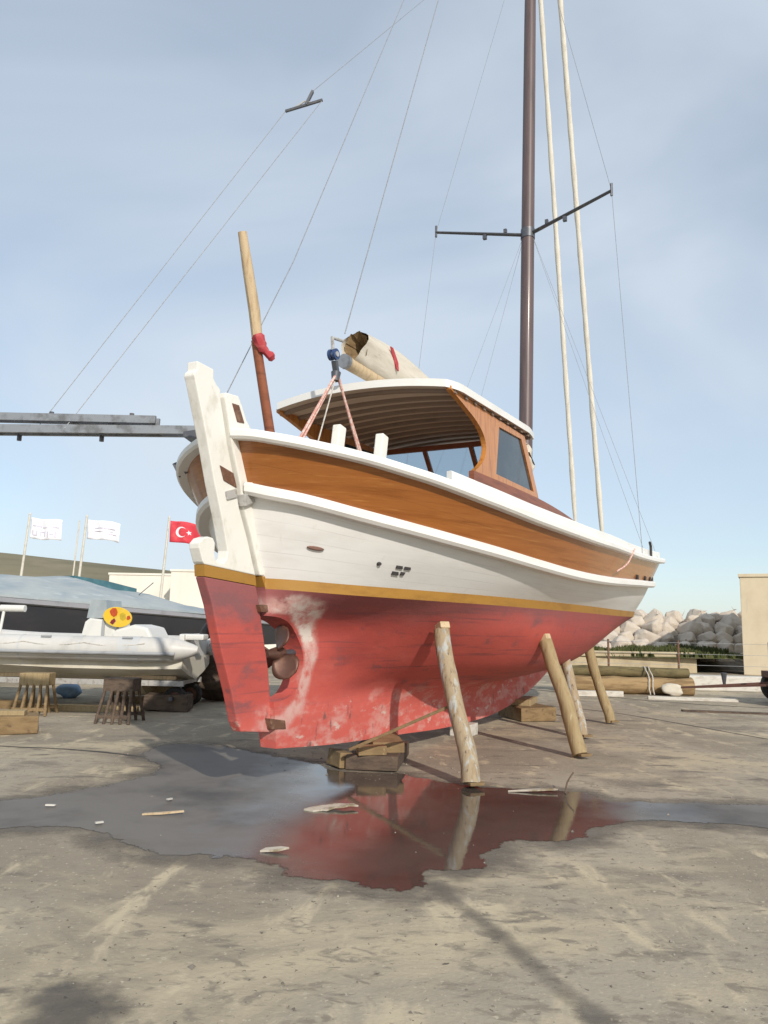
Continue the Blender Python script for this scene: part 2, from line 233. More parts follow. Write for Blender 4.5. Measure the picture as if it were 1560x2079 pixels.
def ragged(m, lo=0.30, hi=0.62, scale=3.2, amp=1.2, most=1.0):
    """wet film that thins out to nothing over the 'wet' attribute (1 inside, 0 at the rim)"""
    t = m.node_tree; b = t.nodes['Principled BSDF']; o = t.nodes['Material Output']
    at = N(t, 'ShaderNodeAttribute', attribute_name='wet'); tc = N(t, 'ShaderNodeTexCoord')
    nz = N(t, 'ShaderNodeTexNoise', inp={'Scale': scale, 'Detail': 9.0, 'Roughness': 0.65}); t.links.new(tc.outputs['Object'], nz.inputs['Vector'])
    a = N(t, 'ShaderNodeMath', operation='MULTIPLY_ADD'); a.inputs[1].default_value = amp; a.inputs[2].default_value = -amp / 2
    t.links.new(nz.outputs['Fac'], a.inputs[0]); s_ = N(t, 'ShaderNodeMath', operation='ADD'); t.links.new(a.outputs[0], s_.inputs[0]); t.links.new(at.outputs['Fac'], s_.inputs[1])
    mr = N(t, 'ShaderNodeMapRange', inp={'From Min': lo, 'From Max': hi}); t.links.new(s_.outputs[0], mr.inputs['Value']); mr.inputs['To Max'].default_value = most
    t.links.new(mr.outputs['Result'], b.inputs['Alpha'])
    return m
ragged(MT['puddle'], 0.46, 0.54, 4.0, 1.3); ragged(MT['damp_edge'], 0.15, 0.75, 2.2, 1.2); ragged(MT['damp'], 0.2, 0.9, 6, 1.8, 0.6); ragged(MT['joint'], 0.25, 1.25, 4, 2.2, 0.5)
def still_water(m):
    """deep in the hollow under the hull, a thin rough film over the rest"""
    t = m.node_tree; b = t.nodes['Principled BSDF']; tc = N(t, 'ShaderNodeTexCoord'); sp = N(t, 'ShaderNodeSeparateXYZ'); t.links.new(tc.outputs['Object'], sp.inputs[0])
    nz = N(t, 'ShaderNodeTexNoise', inp={'Scale': 1.4, 'Detail': 8.0, 'Roughness': 0.6}); t.links.new(tc.outputs['Object'], nz.inputs['Vector'])
    a = N(t, 'ShaderNodeMath', operation='MULTIPLY_ADD'); a.inputs[1].default_value = 1.6; t.links.new(nz.outputs['Fac'], a.inputs[0])
    d = N(t, 'ShaderNodeMath', operation='SUBTRACT'); d.inputs[1].default_value = 0.75; t.links.new(sp.outputs['X'], d.inputs[0])
    ab = N(t, 'ShaderNodeMath', operation='ABSOLUTE'); t.links.new(d.outputs[0], ab.inputs[0]); t.links.new(ab.outputs[0], a.inputs[2])
    r = N(t, 'ShaderNodeMapRange', inp={'From Min': 1.6, 'From Max': 2.9, 'To Min': 0.04, 'To Max': 0.45}); t.links.new(a.outputs[0], r.inputs['Value']); t.links.new(r.outputs['Result'], b.inputs['Roughness'])
    c0 = b.inputs['Base Color'].links[0].from_socket; dk = N(t, 'ShaderNodeMapRange', inp={'From Min': 1.7, 'From Max': 3.0, 'To Min': 0.72, 'To Max': 0.0}); t.links.new(a.outputs[0], dk.inputs['Value'])
    mx = N(t, 'ShaderNodeMix', data_type='RGBA'); mx.inputs['B'].default_value = (0.042, 0.031, 0.024, 1); t.links.new(dk.outputs['Result'], mx.inputs['Factor']); t.links.new(c0, mx.inputs['A']); t.links.new(mx.outputs['Result'], b.inputs['Base Color'])
    r2 = N(t, 'ShaderNodeMapRange', inp={'From Min': 1.6, 'From Max': 2.9, 'To Min': 0.75, 'To Max': 0.10}); t.links.new(a.outputs[0], r2.inputs['Value']); t.links.new(r2.outputs['Result'], b.inputs['Specular IOR Level'])
still_water(MT['puddle'])

# ------------------------------------------------------------------ mesh helpers
class MB:
    def __init__(self): self.v = []; self.f = []
    def add(self, vs, fs):
        o = len(self.v); self.v += [tuple(p) for p in vs]; self.f += [tuple(i + o for i in f) for f in fs]; return self
    def box(self, c, s, rot=None):
        vs = [Vector((x * s[0] / 2, y * s[1] / 2, z * s[2] / 2)) for x in (-1, 1) for y in (-1, 1) for z in (-1, 1)]
        if rot is not None:
            q = rot if isinstance(rot, Matrix) else Matrix.Rotation(rot, 3, 'Z'); vs = [q @ p for p in vs]
        vs = [p + Vector(c) for p in vs]
        return self.add(vs, [(0, 1, 3, 2), (4, 6, 7, 5), (0, 4, 5, 1), (2, 3, 7, 6), (0, 2, 6, 4), (1, 5, 7, 3)])
    def bar(self, a, b, w, h, upv=(0, 0, 1)):
        a, b = Vector(a), Vector(b); d = (b - a).normalized(); u = Vector(upv)
        s = d.cross(u).normalized(); u = s.cross(d).normalized()
        vs = []
        for p in (a, b):
            for i, j in ((-1, -1), (1, -1), (1, 1), (-1, 1)): vs.append(p + s * (i * w / 2) + u * (j * h / 2))
        return self.add(vs, [(3, 2, 1, 0), (4, 5, 6, 7), (0, 1, 5, 4), (1, 2, 6, 5), (2, 3, 7, 6), (3, 0, 4, 7)])
    def tube(self, path, rad, seg=10, cap=True, squash=1.0, wob=0.0):
        path = [Vector(p) for p in path]; n = len(path)
        rad = [rad] * n if isinstance(rad, (int, float)) else list(rad)
        vs = []; fs = []; prev = None
        for i, p in enumerate(path):
            d = (path[min(i + 1, n - 1)] - path[max(i - 1, 0)]).normalized()
            if prev is None:
                ref = Vector((0, 0, 1)) if abs(d.z) < 0.9 else Vector((1, 0, 0))
                s = d.cross(ref).normalized()
            else: s = (prev - d * prev.dot(d)).normalized()
            prev = s; u = s.cross(d)
            for k in range(seg):
                a = 2 * math.pi * k / seg; rr = rad[i] * (1 + (random.uniform(-wob, wob) if wob else 0))
                vs.append(p + s * math.cos(a) * rr + u * math.sin(a) * rr * squash)
        for i in range(n - 1):
            for k in range(seg):
                fs.append((i * seg + k, i * seg + (k + 1) % seg, (i + 1) * seg + (k + 1) % seg, (i + 1) * seg + k))
        if cap: fs.append(tuple(range(seg))[::-1]); fs.append(tuple((n - 1) * seg + k for k in range(seg)))
        return self.add(vs, fs)
    def prism(self, pts, a, b, fn):
        """pts: 2D outline; fn(p, q, t) -> 3D for t=a and t=b."""
        n = len(pts); vs = [fn(p, q, a) for p, q in pts] + [fn(p, q, b) for p, q in pts]
        fs = [tuple(range(n))[::-1], tuple(range(n, 2 * n))] + [(i, (i + 1) % n, n + (i + 1) % n, n + i) for i in range(n)]
        return self.add(vs, fs)
    def grid(self, rows, close=False):
        m = len(rows[0]); vs = [p for r in rows for p in r]; fs = []
        for i in range(len(rows) - 1):
            for j in range(m if close else m - 1):
                fs.append((i * m + j, i * m + (j + 1) % m, (i + 1) * m + (j + 1) % m, (i + 1) * m + j))
        return self.add(vs, fs)
    def build(self, name, material, parent=None, smooth=False, bevel=0.0, angle=40, fix=True):
        me = bpy.data.meshes.new(name); bm = bmesh.new()
        vs = [bm.verts.new(p) for p in self.v]
        for f in self.f:
            try: bm.faces.new([vs[i] for i in f])
            except ValueError: pass
        if fix: bmesh.ops.recalc_face_normals(bm, faces=bm.faces)
        if bevel:
            es = [e for e in bm.edges if len(e.link_faces) == 2 and e.calc_face_angle(0) > R(35)]
            bmesh.ops.bevel(bm, geom=es, offset=bevel, segments=2, affect='EDGES', profile=0.6)
        if smooth:
            for f in bm.faces: f.smooth = True
            for e in bm.edges:
                if len(e.link_faces) == 2 and e.calc_face_angle(0) > R(angle): e.smooth = False
        bm.to_mesh(me); bm.free(); me.materials.append(material)
        o = bpy.data.objects.new(name, me); C.objects.link(o)
        if parent: o.parent = parent
        return o
def thing(name, label, cat, loc=(0, 0, 0), rz=0.0, group=None):
    o = bpy.data.objects.new(name, None); C.objects.link(o); o.location = loc; o.rotation_euler = (0, 0, rz)
    o.empty_display_size = 0.2
    return tag(o, label, cat, group)
def tag(o, label, cat, group=None):
    o['label'] = label; o['category'] = cat
    if group: o['group'] = group
    return o
def struct(o, kind='structure', label=None):
    o['kind'] = kind
    if label: o['label'] = label
    return o
def interp(tab, s):
    xs = [p[0] for p in tab]; ys = [p[1] for p in tab]
    # smooth (monotone-ish) cubic through the table
    if s <= xs[0]: return ys[0] + (ys[1] - ys[0]) / (xs[1] - xs[0]) * (s - xs[0]) * 0.5
    if s >= xs[-1]: return ys[-1] + (ys[-1] - ys[-2]) / (xs[-1] - xs[-2]) * (s - xs[-1])
    i = max(k for k in range(len(xs) - 1) if xs[k] <= s)
    h = xs[i + 1] - xs[i]; t = (s - xs[i]) / h
    def sl(k):
        if k <= 0: return (ys[1] - ys[0]) / (xs[1] - xs[0])
        if k >= len(xs) - 1: return (ys[-1] - ys[-2]) / (xs[-1] - xs[-2])
        return (ys[k + 1] - ys[k - 1]) / (xs[k + 1] - xs[k - 1])
    m0, m1 = sl(i) * h, sl(i + 1) * h
    return (2 * t**3 - 3 * t**2 + 1) * ys[i] + (t**3 - 2 * t**2 + t) * m0 + (-2 * t**3 + 3 * t**2) * ys[i + 1] + (t**3 - t**2) * m1
def smoothpoly(pts, k=3):
    """Catmull-Rom through 3D points."""
    P = [Vector(p) for p in pts]; outp = []
    for i in range(len(P) - 1):
        a, b, c, d = P[max(i - 1, 0)], P[i], P[i + 1], P[min(i + 2, len(P) - 1)]
        for j in range(k):
            t = j / k
            outp.append(0.5 * ((2 * b) + (c - a) * t + (2 * a - 5 * b + 4 * c - d) * t * t + (3 * b - a - 3 * c + d) * t**3))
    outp.append(P[-1]); return outp

# ================================================================== SETTING
def ground():
    mb = MB()
    xs = sorted(set([-3000, -900, -300, -100, -40] + list(range(-24, 26, 4)) + [40, 100, 300, 900, 3000]))
    ys = [-400, -60] + list(range(-20, 60, 4)) + [100, 300, 900, 3000]
    mb.grid([[(x, y, 0) for x in xs] for y in ys])
    o = mb.build('ground', MT['concrete']); struct(o)
    return o
ground()
def patch(name, pts, z, m, cell=0.04, rim=0.12):
    """a film on the ground as a fine sheet; 'wet' runs from 1 well inside the outline to 0 outside it"""
    P = np.array([(p.x, p.y) for p in smoothpoly([(x, y, z) for x, y in pts] + [(pts[0][0], pts[0][1], z)], 4)[:-1]])
    x0, y0 = P.min(0) - rim - cell; x1, y1 = P.max(0) + rim + cell
    xs = np.arange(x0, x1 + cell, cell); ys = np.arange(y0, y1 + cell, cell); X, Y = np.meshgrid(xs, ys, indexing='ij')
    d2 = np.full(X.shape, 1e9); ins = np.zeros(X.shape, bool); Q = np.roll(P, -1, 0)
    for (ax, ay), (bx, by) in zip(P, Q):
        ex, ey = bx - ax, by - ay; l2 = ex * ex + ey * ey + 1e-12
        t = np.clip(((X - ax) * ex + (Y - ay) * ey) / l2, 0, 1); d2 = np.minimum(d2, (X - ax - t * ex) ** 2 + (Y - ay - t * ey) ** 2)
        c = (ay > Y) != (by > Y)
        with np.errstate(divide='ignore', invalid='ignore'): ins ^= c & (X < ax + (Y - ay) / (by - ay) * ex)
    sd = np.sqrt(d2) * np.where(ins, 1, -1); wet = np.clip(.5 + sd / (2 * rim), 0, 1)
    idx = -np.ones(X.shape, int); keep = sd > -rim - cell; faces = []; nx, ny = X.shape
    q = keep[:-1, :-1] & keep[1:, :-1] & keep[1:, 1:] & keep[:-1, 1:]
    use = np.zeros(X.shape, bool); use[:-1, :-1] |= q; use[1:, :-1] |= q; use[1:, 1:] |= q; use[:-1, 1:] |= q
    idx[use] = np.arange(use.sum()); ii, jj = np.nonzero(q)
    faces = np.stack([idx[ii, jj], idx[ii + 1, jj], idx[ii + 1, jj + 1], idx[ii, jj + 1]], 1).tolist()
    vs = np.stack([X[use], Y[use], np.full(use.sum(), z)], 1).tolist()
    me_ = bpy.data.meshes.new(name); me_.from_pydata(vs, [], faces); me_.materials.append(m)
    at = me_.attributes.new('wet', 'FLOAT', 'POINT'); at.data.foreach_set('value', wet[use].astype(np.float32))
    o = bpy.data.objects.new(name, me_); C.objects.link(o); return struct(o)
PUD = [(-4.6, 6.2), (-3.31, 6.53), (-2.76, 6.96), (-2.35, 7.51), (-2.23, 8.22), (-2.67, 9.02), (-2.54, 9.77), (-1.99, 9.73), (-1.43, 9.25), (-0.69, 8.63), (-0.39, 8.22), (0.16, 8.17), (0.45, 7.94), (0.89, 7.60), (1.35, 7.55), (1.88, 7.43), (2.1, 7.1), (2.75, 7.09), (3.7, 7.08), (5.2, 6.9), (5.0, 6.3), (3.27, 6.27), (2.49, 6.44), (1.91, 6.33), (1.6, 6.05), (1.38, 5.77), (1.04, 5.79), (0.81, 5.58), (0.68, 5.2), (0.53, 5.03), (0.3, 5.03), (0.24, 4.69), (0.05, 4.7), (-0.18, 4.77), (-0.49, 4.9), (-0.69, 5.14), (-1.1, 5.26), (-1.39, 5.27), (-1.74, 5.53), (-1.99, 5.77), (-2.38, 5.87), (-2.92, 5.8), (-4.4, 5.75)]
patch('puddle', PUD, 0.0045, MT['puddle'], 0.04, 0.14)
patch('damp_ground', PUD, 0.002, MT['damp_edge'], 0.05, 0.42)
patch('damp_patch', [(-1.41, 3.31), (-1.36, 3.44), (-1.26, 3.49), (-1.12, 3.43), (-1.0, 3.29), (-1.01, 3.15), (-0.99, 3.03), (-1.05, 2.93), (-1.16, 2.98), (-1.3, 3.13)], 0.003, MT['damp'], 0.02, 0.10)
patch('joint_strip', [(0.29, 4.83), (0.36, 4.55), (0.53, 4.15), (0.68, 3.68), (0.75, 3.45), (0.84, 3.1), (0.95, 2.4), (1.08, 2.4), (0.99, 3.1), (0.86, 3.5), (0.75, 3.8), (0.62, 4.18), (0.47, 4.55), (0.40, 4.85)], 0.0035, MT['joint'], 0.012, 0.035)
def crack(pts, wd):
    a = smoothpoly([(x, y, 0.0035) for x, y in pts], 6); mb = MB(); l = []; r = []
    for i, p in enumerate(a):
        d = (a[min(i + 1, len(a) - 1)] - a[max(i - 1, 0)]).normalized(); n = Vector((-d.y, d.x, 0)) * wd * (0.7 + 0.5 * random.random())
        j = n * 0.6 * (random.random() - .5)
        l.append(p + n + j); r.append(p - n + j)
    mb.grid([l, r]); return struct(mb.build('joint_line', MT['crack']))
crack([(2.2, 17.2), (3.3, 15.6), (4.4, 14.34), (5.58, 11.39), (6.4, 9.4), (7.6, 6.4)], 0.022)
crack([(-9, 11.4), (-5.2, 9.62), (-3.6, 9.25), (-2.8, 8.95), (-2.2, 8.6)], 0.03)
crack([(3.5, 20), (5.8, 17.2), (8.2, 15.9), (12, 15.0)], 0.05)

# hillside on the left, falling towards the sea behind the boat
def hill():
    mb = MB(); rows = []
    for j in range(10):
        t = j / 9; y = 300 + 190 * t; row = []
        for i in range(61):
            x = -620 + 640 * i / 60
            # skyline: height over x, seen from the yard
            top = np.interp(x, [-620, -470, -300, -230, -120, -40, 20], [62, 53, 46, 41.5, 31, 18, 9])
            h = top * math.sin(t * math.pi / 2) + (1 - t) * -2
            h += 1.6 * mnoise.noise(Vector((x * 0.012, y * 0.012, 3))) * t
            row.append((x, y, h))
        rows.append(row)
    mb.grid(rows); return struct(mb.build('hills', MT['hill'], smooth=True))
hill()

# ================================================================== THE BOAT
ORG = Vector((0.159, 9.416, 0.0)); PHI = R(28)
boat = thing('sailing_boat', 'wooden double ended sailing boat with red bottom and varnished bulwark propped upright in the yard', 'boat', ORG, math.pi / 2 - PHI)
B3 = lambda s, u, z: Vector((s, -u, z))        # along the keel, to starboard, up
XZ = lambda s, z, t: (s, -t, z)

def plan(B, s0, sm, s1, p, r, q, w, umin=0.07):
    def b(s):
        if s < sm: x = min(max((s - s0) / (sm - s0), 0), 1); v = B * (1 - (1 - x)**p)**r
        else: t = min(max((s - sm) / (s1 - sm), 0), 1); v = B * max(1 - t**q, 0)**w
        return max(v, umin)
    return b
b_sheer = plan(2.21, -3.25, 3.2, 10.9, 2.3, .48, 4.0, .9)
b_rub = plan(2.09, -3.05, 3.2, 10.1, 2.3, .54, 3.6, .9)
b_wl = plan(1.80, -2.77, 3.4, 9.8, 2.2, .60, 3.5, .9)
Z_SHEER = [(-3.25, 3.11), (-3.16, 3.06), (-3.0, 3.01), (-2.82, 2.97), (-2.6, 2.93), (-2.32, 2.88), (-2.08, 2.845), (-1.66, 2.78), (-1.3, 2.73), (-0.4, 2.64), (0.92, 2.59), (2.0, 2.597), (3.8, 2.63), (6.2, 2.755), (8.5, 2.99), (10.9, 3.33)]
Z_RUB = [(-3.05, 2.665), (-2.99, 2.62), (-2.85, 2.57), (-2.6, 2.495), (-2.4, 2.45), (-2.15, 2.405), (-1.85, 2.36), (-1.5, 2.315), (-1.08, 2.27), (-0.2, 2.19), (0.84, 2.14), (2.1, 2.15), (3.8, 2.22), (6.2, 2.335), (8.5, 2.54), (10.1, 2.73)]
Z_WL = [(-2.77, 1.90), (-2.28, 1.87), (-1.55, 1.852), (-0.4, 1.84), (0.6, 1.832), (2.4, 1.825), (5.0, 1.83), (7.5, 1.87), (9.8, 1.93)]
NT = 110
def tt(i):
    x = i / (NT - 1); c = 0.5 * (1 - math.cos(math.pi * x)); return 0.25 * x + 0.75 * c if True else x
def lev(s0, s1, uf, zf):
    o = []
    for i in range(NT):
        s = s0 + (s1 - s0) * (0.5 * (1 - math.cos(math.pi * (i / (NT - 1)) ** 1.15))); o.append((s, uf(s), zf(s)))
    return o
def tabf(tab): return lambda s: interp(tab, s)
sheer = lev(-3.25, 10.9, b_sheer, tabf(Z_SHEER))
rub = lev(-3.05, 10.1, b_rub, tabf(Z_RUB))
wl_t = lev(-2.77, 9.8, b_wl, tabf(Z_WL))
wl_b = lev(-2.75, 9.72, lambda s: b_wl(s) * 0.985, lambda s: interp(Z_WL, s) - 0.095)
ZK = [(-2.48, .38), (-1.5, .30), (0, .23), (1.5, .165), (3.4, .19), (5, .40), (6.3, .71), (7.2, 1.02), (7.9, 1.38)]
L0 = lev(-2.48, 7.9, lambda s: .085 if s < 6 else .085 - .02 * (s - 6) / 1.9, tabf(ZK))
L1 = lev(-2.53, 8.0, lambda s: .10 if s < 6 else .10 - .035 * (s - 6) / 2, tabf([(-2.53, .62), (-1, .60), (0, .58), (1.5, .60), (3.4, .66), (5, .80), (6.3, 1.0), (7.2, 1.22), (8.0, 1.45)]))
L2 = lev(-2.58, 8.15, tabf([(-2.58, .095), (-1.8, .10), (-1, .14), (0, .25), (1, .42), (2, .54), (3, .58), (4, .55), (5, .45), (6, .31), (7, .17), (8.15, .065)]), tabf([(-2.58, .90), (-1, .86), (0, .82), (1.5, .76), (3.4, .80), (5, .92), (6.3, 1.12), (7.2, 1.32), (8.15, 1.52)]))
L3 = lev(-2.64, 8.4, tabf([(-2.64, .095), (-2.1, .11), (-1.5, .24), (-1, .44), (0, .80), (1, 1.10), (2, 1.22), (3, 1.24), (4, 1.16), (5, 1.0), (6, .76), (7, .46), (8.4, .065)]), tabf([(-2.64, 1.20), (-1, 1.14), (0, 1.06), (1.5, .98), (3.4, 1.0), (5, 1.10), (6.3, 1.26), (7.2, 1.42), (8.4, 1.62)]))
L4 = lev(-2.70, 9.0, tabf([(-2.70, .09), (-2.4, .12), (-2, .22), (-1.5, .54), (-1, .84), (0, 1.24), (1, 1.47), (2, 1.57), (3, 1.60), (4, 1.56), (5, 1.44), (6, 1.24), (7, .94), (8, .52), (9.0, .065)]), tabf([(-2.70, 1.50), (-1, 1.47), (0, 1.40), (1.5, 1.33), (3.4, 1.33), (5, 1.38), (6.3, 1.46), (7.5, 1.56), (9.0, 1.74)]))
def girth(levels, k):
    """stations of starboard points, Catmull-Rom between the level curves"""
    rows = []
    for i in range(NT): rows.append(smoothpoly([B3(*l[i]) for l in levels], k))
    return rows
def skin(rows, closed_top=True):
    mb = MB(); full = []
    for r in rows:
        port = [Vector((p.x, -p.y, p.z)) for p in r]
        full.append([*r[::-1], *port])                 # starboard top -> keel -> port top
    m = len(full[0]); mb.grid(full)
    if closed_top:
        n = len(full)
        for i in range(n - 1): mb.f.append((i * m, (i + 1) * m, (i + 1) * m + m - 1, i * m + m - 1))
        h = m // 2
        for base in (0, (n - 1) * m):
            for j in range(h): 
                a, b, c, d = base + j, base + j + 1, base + m - 2 - j, base + m - 1 - j
                mb.f.append((a, b, c, d) if b != c else (a, b, d))
    return mb
hull = skin(girth([L0, L1, L2, L3, L4, wl_b], 5)).build('hull_bottom', MT['antifouling'], boat, smooth=True, angle=50)
# cut the propeller aperture through the deadwood
AP = smoothpoly([(-2.70, 1.565, 0), (-2.56, 1.55, 0), (-2.40, 1.50, 0), (-2.25, 1.40, 0), (-2.15, 1.26, 0), (-2.12, 1.10, 0), (-2.17, .95, 0), (-2.28, .84, 0), (-2.45, .80, 0)], 4)
AP = [(-3.2, 1.575)] + [(p.x, p.y) for p in AP] + [(-3.2, .79)]
cut = MB().prism(AP, -1.2, 1.2, XZ).build('cutter', MT['antifouling'], boat)
bo = hull.modifiers.new('cut', 'BOOLEAN'); bo.object = cut; bo.operation = 'DIFFERENCE'; bo.solver = 'EXACT'
bpy.context.view_layer.update()
dg = bpy.context.evaluated_depsgraph_get()
me = bpy.data.meshes.new_from_object(hull.evaluated_get(dg)); hull.modifiers.clear(); hull.data = me
bpy.data.objects.remove(cut, do_unlink=True)

def side_strip(name, levels, k, m, inset=0.0, both=True, smooth=True):
    rows = girth(levels, k); mb = MB()
    mb.grid(rows); mb.grid([[Vector((p.x, -p.y, p.z)) for p in r] for r in rows])
    o = mb.build(name, m, boat, smooth=smooth, angle=60); mm = len(rows[0])
    at = o.data.attributes.new('girth', 'FLOAT', 'POINT'); at.data.foreach_set('value', [(i % mm) / (mm - 1) for i in range(len(o.data.vertices))])
    return o
side_strip('waterline_stripe', [wl_b, wl_t], 2, MT['ochre'])
mid1 = [((a[0] + b[0]) / 2, (a[1] + b[1]) / 2 + 0.02, (a[2] + b[2]) / 2) for a, b in zip(wl_t, rub)]
for i in (0, NT - 1): mid1[i] = ((wl_t[i][0] + rub[i][0]) / 2, .07, (wl_t[i][2] + rub[i][2]) / 2)
side_strip('topside', [wl_t, mid1, rub], 4, MT['topside'])
side_strip('bulwark', [rub, sheer], 4, MT['varnish'])
def offset(cv, d):
    o = []
    for i, (s, u, z) in enumerate(cv):
        a, b = cv[max(i - 1, 0)], cv[min(i + 1, len(cv) - 1)]; l = math.hypot(b[0] - a[0], b[1] - a[1]) or 1
        o.append((s + (b[1] - a[1]) / l * d, max(u - (b[0] - a[0]) / l * d, .0), z))
    return o
inner = offset(sheer, .06)
inner_b = offset([tuple(p + (q - p) * .80 for p, q in zip(a, b)) for a, b in zip(sheer, rub)], .09)
side_strip('bulwark_lining', [inner_b, inner], 2, MT['white'])
mb = MB(); mb.grid([[B3(s, u * k, z + 0.04 * (1 - k * k)) for k in (-1, -.6, -.2, .2, .6, 1)] for s, u, z in inner_b])
mb.build('deck', MT['deck'], boat, smooth=True)

def rail(name, curve, section, m, i0=0, i1=None, smooth=True):
    """sweep a closed (outward, up) section along a level curve, starboard and port each a mesh"""
    cv = curve[i0:i1]; n = len(cv); rows = []
    for i in range(n):
        a, b = cv[max(i - 1, 0)], cv[min(i + 1, n - 1)]
        ds, du = b[0] - a[0], b[1] - a[1]; l = math.hypot(ds, du) or 1; os_, ou = -du / l, ds / l
        s, u, z = cv[i]
        rows.append([B3(s + os_ * o, max(u + ou * o, .0), z + h) for o, h in section])
    for mir in (1, -1):
        mb = MB(); mb.grid([[Vector((p.x, p.y * mir, p.z)) for p in r] for r in rows], close=True)
        k = len(section); mb.f.append(tuple(range(k))); mb.f.append(tuple((n - 1) * k + j for j in range(k)))
        o = mb.build(name, m, boat, smooth=smooth, angle=38)
def rsec(w0, w1, h0, h1, b):
    return [(w0, h0), (w1 - b, h0), (w1, h0 + b), (w1, h1 - b), (w1 - b, h1), (w0, h1)]
rail('rub_rail', rub, rsec(-0.03, 0.10, -0.055, 0.055, 0.028), MT['white'], i0=1)
rail('cap_rail', sheer, rsec(-0.13, 0.085, -0.045, 0.045, 0.022), MT['white'], i0=1)
i_toe = next(i for i, p in enumerate(sheer) if p[0] > -1.83)
rail('toe_rail', [(s, u - 0.055, z + 0.0455) for s, u, z in sheer], rsec(-0.03, 0.04, 0.0, 0.125, 0.014), MT['white'], i0=i_toe)

# sternpost and rudder
POST = [(-2.825, 1.92), (-2.965, 2.23), (-3.105, 2.5), (-3.165, 2.68), (-3.295, 3.0), (-3.365, 3.22), (-3.425, 3.40), (-3.42, 3.445), (-3.25, 3.46), (-3.19, 3.38), (-3.12, 3.27), (-3.02, 3.18), (-2.95, 2.95), (-2.80, 2.5), (-2.60, 1.92)]
post = MB().prism(POST, -.085, .085, XZ).build('sternpost', MT['white_old'], boat, bevel=.012)
MB().prism([(-3.335, 3.37), (-3.245, 3.375), (-3.16, 3.235), (-3.255, 3.225)], .080, .092, XZ).build('tiller_slot', MT['rust'], post)
MB().prism([(-2.81, 1.915), (-2.60, 1.915), (-2.585, 1.82), (-2.755, 1.82)], -.088, .088, XZ).build('post_stripe', MT['ochre'], post)
MB().prism([(-2.755, 1.818), (-2.585, 1.818), (-2.56, 1.60), (-2.70, 1.60)], -.089, .089, XZ).build('lower_post', MT['antifouling'], post)
RUD_W = [(-3.76, 3.62), (-3.555, 3.61), (-3.55, 3.53), (-3.51, 3.49), (-3.455, 3.46), (-3.455, 3.40), (-3.395, 3.22), (-3.325, 3.00), (-3.195, 2.68), (-3.135, 2.50), (-2.995, 2.23), (-2.855, 1.92), (-3.54, 1.965), (-3.56, 1.985), (-3.61, 2.09), (-3.615, 2.13), (-3.57, 2.175), (-3.51, 2.195), (-3.45, 2.19), (-3.42, 2.15), (-3.42, 2.06), (-3.40, 2.01), (-3.35, 1.985), (-3.30, 1.995), (-3.265, 2.03), (-3.255, 2.10), (-3.35, 2.37), (-3.46, 2.63), (-3.57, 2.94), (-3.65, 3.15), (-3.775, 3.46), (-3.79, 3.49), (-3.785, 3.52), (-3.755, 3.545)]
RUD_R = [(-3.525, 1.865), (-3.41, 1.64), (-3.26, 1.25), (-3.10, 0.90), (-3.01, 0.66), (-2.95, 0.575), (-2.48, 0.52), (-2.545, 0.80), (-2.60, 1.09), (-2.70, 1.41), (-2.79, 1.71), (-2.835, 1.825)]
rud = MB().prism(RUD_R, -.05, .05, XZ).build('rudder', MT['antifouling'], boat, bevel=.012)
MB().prism(RUD_W, -.055, .055, XZ).build('rudder_head', MT['white_old'], rud, bevel=.01)
MB().prism([(-3.54, 1.963), (-2.857, 1.918), (-2.837, 1.828), (-3.525, 1.868)], -.0535, .0535, XZ).build('rudder_stripe', MT['ochre'], rud)
MB().prism([(-3.42, 2.81), (-3.24, 2.775), (-3.185, 2.655), (-3.36, 2.69)], .055, .066, XZ).build('rudder_plate', MT['rust'], rud, bevel=.004)
MB().prism([(-3.335, 2.60), (-3.20, 2.645), (-3.175, 2.575), (-3.31, 2.53)], -.07, .072, XZ).build('pintle', MT['pale_metal'], rud, bevel=.006)
MB().prism([(-3.15, 2.60), (-2.99, 2.655), (-2.965, 2.565), (-3.125, 2.50)], -.125, .125, XZ).build('gudgeon', MT['pale_metal'], post, bevel=.008)
MB().prism([(-2.83, 1.66), (-2.70, 1.665), (-2.66, 1.60), (-2.80, 1.595)], -.10, .10, XZ).build('pintle', MT['rust'], rud, bevel=.006)
MB().prism([(-2.62, .66), (-2.38, .62), (-2.36, .54), (-2.58, .56)], -.105, .105, XZ).build('heel_strap', MT['rust'], rud, bevel=.006)

# propeller
prop = MB().tube([(-2.57, 0, 1.215), (-2.50, 0, 1.217), (-2.40, 0, 1.22), (-2.33, 0, 1.222)], [.028, .05, .065, .06], 14).build('propeller', MT['bronze'], boat, smooth=True)
MB().tube([(-2.33, 0, 1.222), (-2.0, 0, 1.23)], .032, 12).build('shaft', MT['dark_steel'], prop, smooth=True)
MB().tube([(-2.10, 0, 1.228), (-1.93, 0, 1.232)], [.06, .08], 16).build('stern_bearing', MT['dark_steel'], prop, smooth=True)
for a0 in (72, -44, 188):
    rows = []
    for i in range(9):
        r = .05 + .22 * i / 8; wd = .165 * math.sin(math.pi * min(.15 + .80 * (i / 8), .97)) ** 0.7
        tw = R(62 - 38 * i / 8); row = []
        for j in range(7):
            k = (j - 3) / 3; a = R(a0)
            tang = k * wd * math.cos(tw); ax = k * wd * math.sin(tw)
            y, z = r * math.cos(a) - tang * math.sin(a), r * math.sin(a) + tang * math.cos(a)
            row.append((-2.42 + ax * .6, -y, 1.219 + z))
        rows.append(row)
    o = MB().grid(rows).build('blade', MT['bronze'], prop, smooth=True)
    s = o.modifiers.new('s', 'SOLIDIFY'); s.thickness = .016; s.offset = 0
